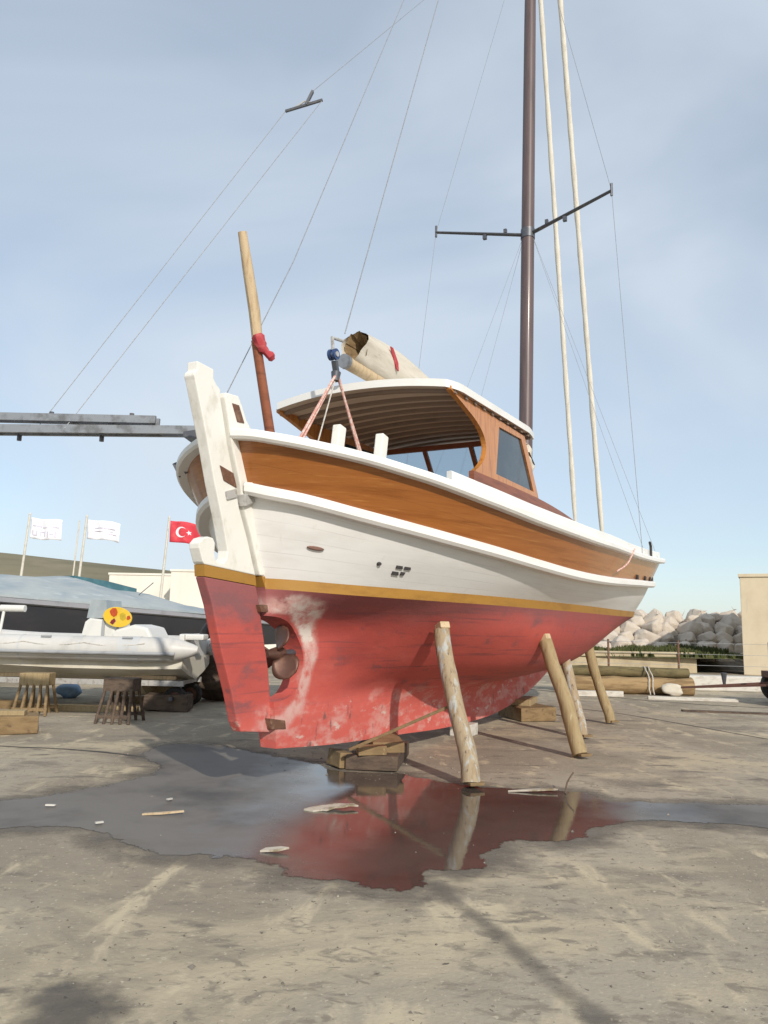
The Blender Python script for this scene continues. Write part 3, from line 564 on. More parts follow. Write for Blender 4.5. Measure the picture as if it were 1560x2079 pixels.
# fittings through the topsides
def on_side(s, f):
    """point on the starboard topside between waterline and rub rail, f 0..1"""
    su, z0, z1 = None, interp(Z_WL, s), interp(Z_RUB, s); u = b_wl(s) * (1 - f) + b_rub(s) * f
    return B3(s, u + 0.012, z0 + (z1 - z0) * f)
for nm, s, f, w_, h_, m in (('skin_fitting', -2.62, .46, .16, .035, 'bronze'), ('outlet', -2.10, .38, .045, .035, 'black')):
    p = on_side(s, f); a = on_side(s - .04, f); b = on_side(s + .04, f); d = (b - a).normalized()
    mb = MB(); side = d.cross(Vector((0, 0, 1))); pts = [(math.cos(t) * w_ / 2, math.sin(t) * h_ / 2) for t in [2 * math.pi * k / 14 for k in range(14)]]
    mb.prism(pts, -.02, .02, lambda x, y, t: p + d * x + Vector((0, 0, 1)) * y + side * t).build(nm, MT[m], boat, bevel=.006)
for s, dz in ((-1.90, .40), (-1.815, .40), (-1.90, .285), (-1.815, .295)):
    p = on_side(s, dz); d = (on_side(s + .04, dz) - on_side(s - .04, dz)).normalized(); side = d.cross(Vector((0, 0, 1))).normalized()
    if side.y > 0: side = -side
    pts = [(-.037, -.028), (.0 if s > -1.85 and dz < .35 else .037, -.028), (.037, .028), (-.037, .028)]
    MB().prism(pts, -.03, .0, lambda x, y, t: p + d * x + Vector((0, 0, 1)) * y + side * t).build('vent_louvre', MT['black'], boat)
for s in (4.2, 5.0, 5.7, 6.3, 6.8):
    z = interp(Z_RUB, s) + .10; p = B3(s, b_rub(s) + .025, z)
    MB().box(p, (.10, .07, .07)).build('scupper', MT['black'], boat, bevel=.006)
# fairlead and bow rope
p = B3(5.0, b_sheer(5.0) + .02, interp(Z_SHEER, 5.0) + .12)
MB().tube([p + Vector((0, .0, -.10)), p + Vector((0, 0, .10)), p + Vector((-.09, 0, .16))], .022, 8).build('fairlead', MT['black'], boat, smooth=True)
pa = B3(3.0, b_sheer(3.0) + .10, interp(Z_SHEER, 3.0) + .05); pb = B3(2.35, b_rub(2.3) + .10, interp(Z_RUB, 2.3) + .14)
MB().tube(smoothpoly([pa, (pa + pb) / 2 + Vector((0, -.02, -.05)), pb], 6), .012, 6).build('bow_line', MT['rope_pink'], boat, smooth=True)

# trunk cabin, coaming, wheelhouse
def trunk():
    mb = MB(); st = [(-.34, 1.10), (2.1, 1.10), (4.2, 1.0), (5.6, .82), (6.4, .55)]; rows = []
    for s, u in st:
        zt = 3.24 + (s + .34) * .03 if s < 2.1 else 3.31 + .012 * (s - 2.1)
        rows.append([B3(s, u + .02, 2.25), B3(s, u, zt), B3(s, u * .5, zt + .06), B3(s, -u * .5, zt + .06), B3(s, -u, zt), B3(s, -u - .02, 2.25)])
    mb.grid(rows[1:]); mb.f += [tuple(range(6)), tuple(range(18, 24))]
    tr = mb.build('trunk_cabin', MT['white'], boat)
    for sg in (1, -1):
        a = [B3(s, sg * (u + .015), (3.24 + (s + .34) * .03 if s < 2.1 else 3.31 + .012 * (s - 2.1)) + .0) for s, u in st]
        m2 = MB(); pts = smoothpoly(a, 5); n = len(pts)
        rows = [[p + Vector((0, -sg * .035, -.34)), p + Vector((0, -sg * .035, .025)), p + Vector((0, sg * .03, .025)), p + Vector((0, sg * .03, -.34))] for p in pts]
        m2.grid(rows, close=True); m2.f += [(0, 1, 2, 3), tuple((n - 1) * 4 + k for k in range(4))]
        m2.build('coaming', MT['red_wood'], boat)
trunk()
def wheelhouse():
    for sg in (1, -1):
        u0 = sg * 1.085; u1 = sg * 1.145; fn = lambda s, z, t: (s, -t, z)
        aft = smoothpoly([(-1.02, 4.03, 0), (-.62, 3.95, 0), (-.24, 3.86, 0), (0.0, 3.74, 0), (.06, 3.58, 0), (-.06, 3.41, 0), (-.33, 3.255, 0)], 4)
        pil = [(p.x, p.y) for p in aft] + [(.40, 3.285), (.53, 3.985), (.50, 4.07), (-1.02, 4.07)]
        mb = MB().prism(pil, u0, u1, fn)
        mb.prism([(.40, 3.285), (2.20, 3.34), (2.15, 3.40), (.417, 3.365)], u0, u1, fn)
        mb.prism([(1.42, 4.03), (1.96, 3.396), (2.15, 3.40), (1.56, 4.10)], u0, u1, fn)
        mb.prism([(.53, 3.985), (1.42, 4.03), (1.56, 4.10), (.50, 4.07)], u0, u1, fn)
        side = mb.build('wheelhouse_side', MT['pillar_wood'], boat)
        MB().prism([(.417, 3.365), (1.96, 3.396), (1.42, 4.03), (.53, 3.985)], sg * 1.105, sg * 1.122, fn).build('window_pane', MT['glass'], side)
    # raked windscreen
    fr = MB(); a = lambda f, u: B3(2.13 - .60 * f, u, 3.37 + .70 * f)
    for u in (-1.06, -.36, .36, 1.06): fr.bar(a(0, u), a(1, u), .06, .05, (1, 0, 0))
    fr.bar(a(.02, -1.08), a(.02, 1.08), .07, .052, (1, 0, 0)); fr.bar(a(.98, -1.08), a(.98, 1.08), .07, .052, (1, 0, 0))
    wf = fr.build('windscreen', MT['red_wood'], boat)
    for u in (-.71, 0, .71):
        c = [a(.06, u - .32), a(.06, u + .32), a(.94, u + .32), a(.94, u - .32)]
        o = Vector((.006, 0, .006)); MB().add(c + [p + o for p in c], [(0, 1, 2, 3), (7, 6, 5, 4), (0, 4, 5, 1), (1, 5, 6, 2), (2, 6, 7, 3), (3, 7, 4, 0)]).build('window_pane', MT['clear'], wf)
    # cambered roof
    def zr(s, u): return 4.075 + .045 * (s + 1.05) + .085 * (1 - (u / 1.2) ** 2)
    def half(s): 
        x = max(0, (-.80 - s) / .27); y = max(0, (s - 1.65) / .5)
        return 1.20 - .10 * x * x - .10 * y
    ss = [-1.07, -1.04, -.98, -.9, -.8] + [-.6 + .2 * i for i in range(13)] + [2.0, 2.08, 2.13]
    us = [k / 8 for k in range(-8, 9)]
    aftc = lambda s, k: s - (.10 * (1 - k * k) if s < -.7 else 0) + (.12 * (1 - k * k) if s > 1.95 else 0)
    top = [[B3(aftc(s, k), k * half(s), zr(s, k * half(s)) + .045) for k in us] for s in ss]
    bot = [[B3(aftc(s, k), k * half(s), zr(s, k * half(s)) - .04) for k in us] for s in ss]
    mb = MB(); mb.grid(top); n = len(ss); m = len(us)
    mb.grid([[Vector(p) for p in r] for r in [[t[0] for t in top], [b[0] for b in bot]]]); mb.grid([[t[-1] for t in top], [b[-1] for b in bot]])
    mb.grid([top[0], bot[0]]); mb.grid([top[-1], bot[-1]])
    # white lip under the edge
    roof = mb.build('wheelhouse_roof', MT['white'], boat, smooth=True, angle=40)
    MB().grid(bot).build('ceiling', MT['ceiling'], roof, smooth=True)
    for i in range(11):
        s = -.90 + .283 * i
        rows = []
        for k in [j / 10 for j in range(-10, 11)]:
            u = k * (half(s) - .03); z = zr(s, u) - .041; sa = aftc(s, k)
            rows.append([B3(sa - .035, u, z), B3(sa + .035, u, z), B3(sa + .03, u, z - .036), B3(sa - .03, u, z - .036)])
        b = MB().grid(rows, close=True); b.f += [(0, 1, 2, 3), (80, 81, 82, 83)]
        b.build('roof_beam', MT['beam'], roof)
    for s0, u0_, l in ((1.25, 1.0, .10),):
        MB().tube([B3(s0, u0_, zr(s0, u0_) + .04), B3(s0, u0_, zr(s0, u0_) + .12)], [.05, .03], 10).build('navigation_light', MT['dark_red'], roof, smooth=True)
    # rolled canvas tied at the front corner
    mb = MB().tube(smoothpoly([B3(2.02, 1.0, 4.10), B3(2.14, .98, 3.92), B3(2.24, .95, 3.70), B3(2.26, .9, 3.46), B3(2.28, .88, 3.36)], 4), [.05, .07, .09, .10, .10, .11, .11, .10, .08, .09, .08, .06, .06, .05, .05, .05, .04], 10, wob=.18)
    mb.build('rolled_awning', MT['sail'], boat, smooth=True)
    MB().tube([B3(2.02, 1.06, 3.98), B3(2.2, 1.08, 3.84), B3(2.32, 1.0, 3.80)], .014, 6).build('awning_tie', MT['black'], boat)
def clear_glass():
    m = bpy.data.materials.new('clear_window_glass'); m.use_nodes = True; t = m.node_tree; b = t.nodes['Principled BSDF']
    b.inputs['Base Color'].default_value = (.55, .64, .70, 1); b.inputs['Roughness'].default_value = .03; b.inputs['Transmission Weight'].default_value = .9; b.inputs['IOR'].default_value = 1.2
    nz = N(t, 'ShaderNodeTexNoise', inp={'Scale': 4.0}); mr = N(t, 'ShaderNodeMapRange', inp={'To Min': .02, 'To Max': .12}); t.links.new(nz.outputs['Fac'], mr.inputs['Value']); t.links.new(mr.outputs['Result'], b.inputs['Roughness'])
    return m
MT['clear'] = clear_glass()
wheelhouse()

# mast, spreaders, rigging
MASTX = lambda z: 5.27 + (z - 5.27) * .0535
mast = MB().tube([(MASTX(z), 0, z) for z in (2.4, 5, 8, 11, 14, 17.5)], [.125, .128, .128, .125, .12, .10], 20).build('mast', MT['mast'], boat, smooth=True)
MB().tube([(MASTX(9.12), 0, 9.12), (MASTX(9.32), 0, 9.32)], .14, 20).build('mast_collar', MT['dark_steel'], mast, smooth=True)
for sg in (1, -1):
    r0 = B3(5.44, sg * .13, 9.22); r1 = B3(4.93, sg * 1.74, 9.40)
    sp_ = MB().tube([r0, r1], [.05, .038], 10, squash=.6).build('spreader', MT['dark_steel'], mast, smooth=True)
    MB().tube([r1 + Vector((0, 0, -.10)), r1 + Vector((0, 0, .14))], .024, 8).build('spreader_tip', MT['dark_steel'], sp_)
    q = r0.lerp(r1, .42); MB().box(q + Vector((0, 0, -.07)), (.07, .07, .09)).build('halyard_block', MT['dark_steel'], sp_)
    q = r0.lerp(r1, .18); MB().box(q + Vector((0, 0, .07)), (.06, .06, .08)).build('halyard_block', MT['dark_steel'], sp_)
    for rad, pts in ((.0045, [B3(4.27, sg * b_sheer(4.27), 2.7), r1, (MASTX(17), 0, 17.0)]), (.003, [B3(4.6, sg * b_sheer(4.6), 2.7), B3(5.46, sg * .1, 9.15)]), (.003, [B3(6.1, sg * b_sheer(6.1), 2.8), B3(5.5, sg * .1, 9.15)])):
        MB().tube(pts, rad, 6).build('shroud', MT['wire'], boat)
def furl(sb, zb, st, zt, rad):
    A_, B_ = Vector((sb, 0, zb)), Vector((st, 0, zt)); D = B_ - A_; B_ = A_ + D * ((17.2 - zb) / (zt - zb))
    n = 46; path = [A_.lerp(B_, .055 + .945 * i / n) for i in range(n + 1)]
    rr = [rad * (.55 if i == 0 else .85 if i < 2 else 1 + .10 * math.sin(i * 1.9) + .05 * math.sin(i * .7)) for i in range(n + 1)]
    f = MB().tube(path, rr, 12).build('furled_sail', MT['sail'], boat, smooth=True)
    MB().tube([A_.lerp(B_, .0), A_.lerp(B_, .07)], .02, 8).build('forestay', MT['dark_steel'], f)
    MB().tube([A_.lerp(B_, .045), A_.lerp(B_, .058)], [.09, .09], 14).build('furling_drum', MT['dark_steel'], f, smooth=True)
furl(9.10, 3.05, 6.55, 15.28, .054)
furl(11.95, 3.05, 8.25, 16.66, .064)
MB().tube([(10.2, 0, 3.25), (12.1, 0, 3.0)], [.09, .07], 12).build('bowsprit', MT['mast'], boat, smooth=True)
MB().prism([(9.6, 1.92), (10.2, 2.75), (10.75, 3.35), (10.95, 3.55), (11.05, 3.5), (10.5, 2.72), (9.9, 1.9)], -.08, .08, XZ).build('stem', MT['white'], boat, bevel=.01)
# after stays, lifts
for pts, rad in (([(-1.36, 0, 4.72), (1.06, 0, 10.85), (3.4, 0, 16.8)], .007), ([B3(-2.98, -.55, 3.15), (-2.4, 0, 5.1), (-.08, 0, 9.93), (2.7, 0, 16.0)], .005)):
    MB().tube(pts, rad, 6).build('stay', MT['wire'], boat)
# boom with its stowed sail
boom = MB().tube([(-1.34, 0, 4.40), (2, 0, 4.46), (5.12, 0, 4.52)], [.075, .085, .085], 16).build('boom', MT['pole_wood'], boat, smooth=True)
MB().tube([(-1.37, 0, 4.40), (-1.31, 0, 4.40)], .082, 16).build('boom_end_fitting', MT['steel'], boom, smooth=True)
rows = []
for i in range(34):
    f = i / 33; s = -1.16 + 6.2 * f; row = []; zb = 4.47 + .06 * f
    for k in range(24):
        a = 2 * math.pi * k / 24; rr = 1 + .10 * math.sin(3 * a + f * 11) + .06 * math.sin(5 * a - f * 17)
        wv = .165 * (1 + .12 * math.sin(f * 9)); hv = .20 * (1 + .10 * math.sin(f * 7 + 1))
        row.append((s + .10 * math.sin(a) * (1 if i == 0 else 0), math.cos(a) * wv * rr, zb + .17 + math.sin(a) * hv * rr * (1 if math.sin(a) > 0 else .9)))
    rows.append(row)
mb = MB().grid(rows, close=True); m_ = 24; mb.f += [tuple((33) * m_ + k for k in range(m_))]
sail = mb.build('stowed_sail', MT['canvas'], boom, smooth=True, angle=70)
rows = [[Vector(r) * 1 for r in [(-1.10 + .10 * d, math.cos(2 * math.pi * k / 24) * .155 * (1 - .30 * d), 4.645 + math.sin(2 * math.pi * k / 24) * .185 * (1 - .30 * d) + .02 * math.sin(k * 2.1)) for k in range(24)]] for d in (0, 1, 2, 2.6)]
mb = MB().grid(rows, close=True); mb.f.append(tuple(72 + k for k in range(24))); mb.build('sail_end_folds', MT['block_timber'], boom, smooth=True)
MB().prism([(-.60, 4.80), (-.54, 4.80), (-.40, 4.66), (-.38, 4.56), (-.44, 4.58), (-.52, 4.68)], .172, .188, XZ).build('sail_mark', MT['red_cloth'], sail)
# mainsheet tackle
apex = Vector((-1.50, 0, 4.22))
blk = MB(); 
for dy in (-.03, .03): blk.tube([(-1.585, dy - .015, 4.40), (-1.585, dy + .015, 4.40)], .062, 16)
tk = blk.build('tackle_block', MT['navy'], boat, smooth=True)
MB().tube([(-1.585, -.055, 4.40), (-1.585, .055, 4.40)], .03, 12).build('sheave_pin', MT['pale_metal'], tk, smooth=True)
MB().bar((-1.56, 0, 4.34), (-1.50, 0, 4.18), .06, .05).build('block_strap', MT['dark_steel'], tk, bevel=.006)
MB().tube([(-1.60, 0, 4.45), (-1.62, 0, 4.58), (-1.40, 0, 4.62)], .02, 8).build('shackle', MT['pale_metal'], tk, smooth=True)
MB().tube([(-1.52, 0, 4.22), (-1.53, 0, 4.12)], [.055, .04], 10).build('lower_block', MT['dark_steel'], tk, smooth=True)
for e, d in ((B3(-2.30, .0, 3.12), .03), (B3(-.98, .10, 3.20), .035)):
    for k in (-1, 1): MB().tube([apex + Vector((k * d * .5, k * d * .4, 0)), e + Vector((k * d, 0, 0))], .015, 6).build('mainsheet', MT['rope_pink'], boat)
MB().tube([apex, B3(-1.92, .0, 3.15)], .008, 6).build('sheet_tail', MT['rope'], boat)
# timberheads on the after rail
for s, u, z in ((-2.52, .62, 3.33), (-2.20, .90, 3.29)):
    MB().bar(B3(s - .0, u, 2.7), B3(s + .10, u, z), .085, .115, (1, 0, 0)).build('timberhead', MT['white_old'], boat, bevel=.012)
# flag staff with a furled red cloth
st = MB().tube([(-2.45, 0, 2.65), (-2.66, 0, 3.27), (-2.94, 0, 4.09)], [.047, .047, .044], 12).build('staff', MT['red_wood'], boat, smooth=True)
MB().tube([(-2.90, 0, 4.03), (-2.98, 0, 4.35), (-3.10, 0, 4.70), (-3.21, 0, 5.03)], [.050, .052, .048, .042], 12, wob=.05).build('staff_top', MT['pole_wood'], st, smooth=True)
MB().tube(smoothpoly([(-2.97, -.04, 4.13), (-2.93, -.06, 4.03), (-2.86, -.10, 3.96), (-2.82, -.12, 3.92)], 4), [.048, .056, .05, .056, .05, .045, .04, .036, .04, .04, .036, .03, .02], 9, wob=.2).build('furled_ensign', MT['red_cloth'], st, smooth=True)
MB().tube([(-2.59, 0, 3.06), (-2.66, 0, 3.26)], .056, 12).build('staff_socket', MT['steel'], st, smooth=True)
# folding gangway over the port quarter
gw = bpy.data.objects.new('gangway', None); C.objects.link(gw); gw.parent = boat
g0, g1 = B3(-2.92, -.55, 3.28), B3(-3.78, -2.56, 3.30)
dg_ = (g1 - g0).normalized(); sd = dg_.cross(Vector((0, 0, 1))).normalized()
fr = MB()
for k in (-1, 1):
    fr.bar(g0 + sd * .06 * k, g1 + sd * .06 * k, .035, .078)
for i in range(6): q = g0.lerp(g1, .03 + .94 * i / 5); fr.bar(q - sd * .05, q + sd * .05, .04, .03)
fr.build('main_frame', MT['steel'], gw)
h0 = g0.lerp(g1, .22) + Vector((0, 0, .10)); h1 = g1 + Vector((0, 0, .125))
fr = MB()
for k in (-1, 1): fr.bar(h0 + sd * .05 * k, h1 + sd * .05 * k, .03, .072)
for i in range(5): q = h0.lerp(h1, .03 + .94 * i / 4); fr.bar(q - sd * .04, q + sd * .04, .04, .03)
fr.build('folded_frame', MT['steel'], gw)
for f, z in ((.04, -.06), (.48, -.06), (.86, -.06), (.35, .16), (.72, .17), (.99, .16)):
    q = g0.lerp(g1, f); MB().tube([q + sd * .06 + Vector((0, 0, z - .03)), q + sd * .06 + Vector((0, 0, z + .03))], .022, 8).build('stanchion_socket', MT['dark_steel'], gw)
MB().prism([(0, -.05), (.48, -.05), (.48, .0), (.3, .03), (0, .05)], -.12, .12, lambda a, b, t: g0 + dg_ * (-.30 + a) + sd * t + Vector((0, 0, b - .03))).build('hinge_bracket', MT['dark_steel'], gw)
MB().bar(g0 + dg_ * -.1 + Vector((0, 0, -.05)), B3(-2.72, -.55, 2.98), .07, .06).build('gangway_post', MT['dark_steel'], gw)
for q in (B3(-2.88, -.66, 2.99), B3(-2.83, -.84, 2.96), B3(-2.76, -.98, 2.95)):
    MB().bar(q + Vector((0, 0, -.04)), q + Vector((-.04, .06, .09)), .025, .045).build('fairlead', MT['dark_steel'], boat)
# lifting bridle of the gangway, hung from the mast
Wi = Matrix.Rotation(-(math.pi / 2 - PHI), 4, 'Z') @ Matrix.Translation(-ORG)
bl, br, bt = Wi @ Vector((-1.37, 9.0, 7.99)), Wi @ Vector((-.90, 9.0, 8.16)), Wi @ Vector((-1.03, 9.0, 8.28))
bar_ = MB().tube([bl, br], .02, 8).build('lifting_bar', MT['dark_steel'], boat)
MB().bar(bl.lerp(br, .55), bt, .05, .03).build('bar_shackle', MT['dark_steel'], bar_)
MB().tube([bl.lerp(br, .2) + Vector((0, 0, .0)), bl.lerp(br, .5) + Vector((0, 0, .06)), bl.lerp(br, .75)], .012, 6).build('bar_strap', MT['pale_metal'], bar_)
for p, q in ((bl, g0.lerp(g1, .80) + sd * .08), (br, g0.lerp(g1, .62) - sd * .08), (bt, Vector((5.3, 0, 16.2)))):
    MB().tube([p, q], .0042, 6).build('lift_wire', MT['wire'], boat)

# ================================================================== PROPS AND BLOCKS
WB = lambda s, u, z: ORG + Vector((math.sin(PHI) * s + math.cos(PHI) * u, math.cos(PHI) * s - math.sin(PHI) * u, z))
def prop_pole(foot, top, r, m, label, wedge=True):
    f, t = WB(*foot), WB(*top); o = thing('prop_pole', label, 'prop', f, 0, 'timber props along the hull')
    d = (t - f).normalized(); f2 = Vector((0, 0, -0.0)); n = 9
    path = []
    for i in range(n + 1):
        p = (t - f) * (i / n); p += Vector((mnoise.noise(p * 1.7 + f), mnoise.noise(p * 1.7 + f * 2 + Vector((5, 5, 5))), 0)) * r * .55; path.append(p)
    path[0] = Vector((0, 0, .012))
    MB().tube(path, [r * (1.0 + .10 * mnoise.noise(p * 2.3 + f)) for p in path], 14, wob=.06).build('pole', m, o, smooth=True, angle=50)
    e = (t - f)
    if wedge: MB().box(e + d * .035, (r * 1.3, r * 1.5, .07), d.to_track_quat('Z', 'Y').to_matrix()).build('wedge', MT['pole_wood'], o, bevel=.01)
    MB().box((.04, -.04, .004 + .015), (.15, .10, .03), R(20)).build('foot_pad', MT['block_timber'], o, bevel=.008)
    return o
prop_pole((-1.3, 1.5, .03), (-.98, 1.06, 1.47), .086, MT['pole_painted'], 'nearest timber prop with flaking grey paint standing at the puddle edge')
prop_pole((1.01, 1.97, .03), (1.12, 1.53, 1.36), .086, MT['pole_timber'], 'straight yellowish brown timber prop in front of the thinner grey one')
prop_pole((2.69, 1.6, .03), (2.95, 1.26, 1.16), .072, MT['pole_painted'], 'pale grey slim prop standing just behind the yellowish brown prop')
prop_pole((4.68, 1.57, .03), (4.58, 1.24, 1.26), .080, MT['pole_timber'], 'farthest timber prop under the bow with log pile behind it')
def lath():
    a = Vector((-.30, 8.12, .24)); b = WB(-1.20, 1.27, .72) + Vector((-.02, .10, 0)); m = MB().bar((0, 0, 0), b - a, .045, .03)
    o = m.build('lath', MT['block_timber'], bevel=.004); o.location = a
    tag(o, 'thin wooden lath leaning from the near keel block to the nearest prop', 'lath')
lath()
def timber(name, label, loc, size, rz, m, tilt=0.0, group=None, cat='timber block'):
    mb = MB().box((0, 0, size[2] / 2), size)
    o = mb.build(name, m, bevel=min(size) * .07)
    me_ = o.data
    for v in me_.vertices: v.co += Vector((mnoise.noise(v.co * 4 + Vector(loc)), mnoise.noise(v.co * 4 + Vector(loc) * 2), mnoise.noise(v.co * 3 + Vector(loc) * 3))) * min(size) * .10
    zmin = min(v.co.z for v in me_.vertices)
    for v in me_.vertices: v.co.z -= zmin
    o.location = loc; o.rotation_euler = (0, tilt, rz); return tag(o, label, cat, group)
K = 'blocks under the keel'
b1 = timber('keel_block', 'dark lowest timber of the stack under the after keel', (.0, 8.82, .006), (.56, 1.10, .15), R(-8), MT['dark_timber'], 0, K)
timber('keel_block', 'short upright sided timber on top of the stack under the after keel', (.06, 8.84, .158), (.34, .75, .11), R(6), MT['block_timber'], 0, K)
timber('keel_block', 'yellowish timber laid across the front of the after keel stack', (-.08, 8.36, .158), (.30, .16, .09), R(10), MT['block_timber'], 0, K)
timber('timber_offcut', 'split offcut leaning at the left end of the after keel stack', (-.42, 8.50, .008), (.16, .30, .16), R(28), MT['block_timber'], .12, K)
timber('keel_block', 'pale squared block standing under the middle of the keel', tuple(WB(2.0, .10, .0)), (.30, .34, .165), R(-25), MT['pale_plank'], 0, K)
timber('keel_block', 'lower timber of the stack under the forward keel', tuple(WB(4.55, .20, .0)), (.62, .95, .22), R(15), MT['block_timber'], 0, K)
timber('keel_block', 'upper timber of the stack under the forward keel', tuple(WB(4.70, .12, .222)), (.34, .75, .10), R(-20), MT['pole_timber'], 0, K)
# things lying in the puddle
def flat_bit(name, label, cat, pts, loc, m, h=.012, rz=0):
    mb = MB().prism(pts, 0, h, lambda x, y, t: (x, y, t + .012 * math.sin(x * 9 + y * 5) + .012)); o = mb.build(name, m); o.location = loc; o.rotation_euler = (0, 0, rz); return tag(o, label, cat)
flat_bit('paper_scrap', 'white soaked scrap lying in the puddle under the stern', 'scrap', [(-.20, -.06), (-.12, -.10), (-.05, -.075), (-.01, -.09), (.05, -.03), (.12, -.035), (.17, .01), (.24, .02), (.20, .07), (.12, .055), (.05, .08), (-.03, .05), (-.08, .06), (-.15, .02)], (-.40, 6.58, .004), MT['debris'])
flat_bit('paper_scrap', 'small white scrap at the near edge of the red reflection', 'scrap', [(-.09, -.02), (.03, -.035), (.10, .0), (.04, .03), (-.06, .03)], (-.68, 5.36, .004), MT['debris'])
flat_bit('wood_chip', 'thin yellowish chip floating on the left part of the puddle', 'chip', [(-.16, -.012), (.0, -.02), (.16, .01), (.15, .03), (.0, .012), (-.15, .012)], (-1.67, 6.27, .004), MT['pole_wood'])
flat_bit('paper_scrap', 'pale flat scrap at the right of the nearest prop foot', 'scrap', [(-.22, -.02), (.05, -.035), (.24, -.01), (.22, .03), (-.05, .03)], (1.42, 7.42, .004), MT['debris'])
tw = MB().tube(smoothpoly([(0, 0, 0), (.03, .05, .09), (.10, .10, .17)], 4), .008, 6).build('twig', MT['dark_timber']); tw.location = (1.72, 7.36, .008); tag(tw, 'thin dark twig sticking up from the puddle edge right of the nearest prop', 'twig')
for x, y, l in ((-2.62, 6.45, 'tiny pale chip on the far left of the puddle'), (-2.05, 5.95, 'tiny pale chip near the front left edge of the puddle'), (-1.75, 6.75, 'tiny pale chip in the middle of the left half of the puddle')):
    flat_bit('wood_chip', l, 'chip', [(-.04, -.012), (.03, -.016), (.045, .01), (-.025, .016)], (x, y, .004), MT['pale_plank'], rz=x)

# ================================================================== INFLATABLE BOAT ON ITS TRAILER
def rib():
    # own axes: x towards the stern (image right), y away from the camera
    o = thing('inflatable_boat', 'white rigid inflatable with a console sitting on a low trailer beside the red rudder', 'inflatable boat', (-5.6, 13.9, 0), R(-2))
    zt = 1.03
    path = []
    for x in (2.62, 2.3, 1.8, 1.0, 0, -1.0, -1.9, -2.5): path.append((x, -.98 + (.06 if x > 2 else 0), zt + .0 + max(0, -x - .8) * .05))
    bow = [(-3.0, -.80, 1.19), (-3.35, -.42, 1.26), (-3.45, 0, 1.28)]
    P = path + bow; full = P + [(x, -y, z) for x, y, z in P[:-1][::-1]]
    sp = smoothpoly(full, 3); n = len(sp); rad = []
    for i in range(n):
        e = min(i, n - 1 - i); rad.append(.205 * min(1, .28 + e * .19))
    MB().tube(sp, rad, 18).build('tube', MT['rib_tube'], o, smooth=True)
    for k, zz, nm in ((-1, -.06, 'rub_band'), (1, -.06, 'rub_band')):
        pts = [Vector((x, k * (abs(y) + .235), z + zz)) for x, y, z in path[1:-1]]
        MB().tube(smoothpoly(pts, 3), .028, 8).build(nm, MT['rib_band'], o, smooth=True)
    # V hull
    rows = []
    for x, hw, zk, zc in ((2.35, .88, .50, .72), (1.5, .90, .46, .70), (.3, .90, .44, .70), (-1.0, .86, .44, .74), (-2.0, .72, .50, .84), (-2.7, .40, .70, 1.02), (-3.25, .1, .98, 1.12)):
        rows.append([(x, -hw, zc + .18), (x, -hw, zc), (x, -hw * .55, zc - (zc - zk) * .55), (x, 0, zk), (x, hw * .55, zc - (zc - zk) * .55), (x, hw, zc), (x, hw, zc + .18)])
    mb = MB().grid(rows); mb.f.append(tuple(range(7))); mb.build('hull', MT['gelcoat'], o, smooth=True, angle=25)
    MB().add([(2.2, -.8, 1.0), (2.2, .8, 1.0), (-2.4, .6, 1.02), (-2.4, -.6, 1.02)], [(0, 1, 2, 3)]).build('floor', MT['gelcoat'], o)
    MB().box((2.28, 0, 1.06), (.09, 1.5, .45)).build('transom', MT['console'], o, bevel=.02)
    # console, windscreen, seats
    MB().prism([(.36, 1.0), (1.04, 1.0), (.98, 1.48), (.54, 1.53), (.46, 1.46)], -.38, .38, lambda x, z, t: (x, t, z)).build('console', MT['console'], o, bevel=.03)
    c = MB().prism([(.48, 1.525), (.84, 1.525), (.80, 1.84), (.53, 1.85)], -.36, .36, lambda x, z, t: (x, t, z)).build('windscreen', MT['perspex'], o)
    MB().tube([(.90, -.02, 1.42), (1.06, -.02, 1.50)], .02, 8).build('steering_column', MT['dark_steel'], o)
    MB().prism([(.76, 1.0), (.82, 1.0), (.82, 1.49), (.77, 1.50)], -.40, -.385, lambda x, z, t: (x, t, z)).build('console_trim', MT['rib_band'], o)
    MB().prism([(1.0, 1.0), (1.62, 1.0), (1.70, 1.20), (1.60, 1.38), (1.36, 1.43), (1.05, 1.34), (.97, 1.25)], -.48, .48, lambda x, z, t: (x, t, z)).build('seat', MT['console'], o, bevel=.05)
    MB().box((2.42, -.50, 1.24), (.42, .34, .10)).build('stern_pad', MT['console'], o, bevel=.03)
    # light bow rail
    MB().tube(smoothpoly([(-.52, -.72, 1.66), (-1.2, -.72, 1.655), (-2.4, -.62, 1.64), (-3.1, -.3, 1.64), (-3.3, 0, 1.64)], 3), .033, 8).build('bow_rail', MT['console'], o, smooth=True)
    MB().tube([(-.44, -.72, 1.66), (-.86, -.72, 1.66)], .06, 10).build('rail_pad', MT['console'], o, smooth=True)
    for x, y in ((-.80, -.72), (-2.4, -.62)): MB().tube([(x, y, 1.65), (x - .02, y - .05, 1.22)], .025, 8).build('rail_post', MT['console'], o)
    for x in (.55, -.9, 1.9): MB().box((x - .4, -1.12, zt + .19), (.17, .03, .03), R(0)).build('grab_handle', MT['rib_band'], o, bevel=.006)
    MB().tube([(1.36, -.98, zt), (1.70, -.98, zt)], .2085, 24, cap=False).build('tube_patch', MT['rib_band_pale'], o, smooth=True)
    for x in (-1.6, -.3, .7): MB().tube([(x, -.98, zt), (x + .035, -.98, zt)], .2075, 24, cap=False).build('tube_seam', MT['rib_band_pale'], o, smooth=True)
    ln = []
    for i in range(33):
        x = -2.2 + 4.0 * i / 32; ln.append((x, -1.165 - .01 * math.sin(i * math.pi / 4) ** 2, zt + .10 - .05 * abs(math.sin(i * math.pi / 8))))
    MB().tube(ln, .009, 6).build('grab_line', MT['rope'], o)
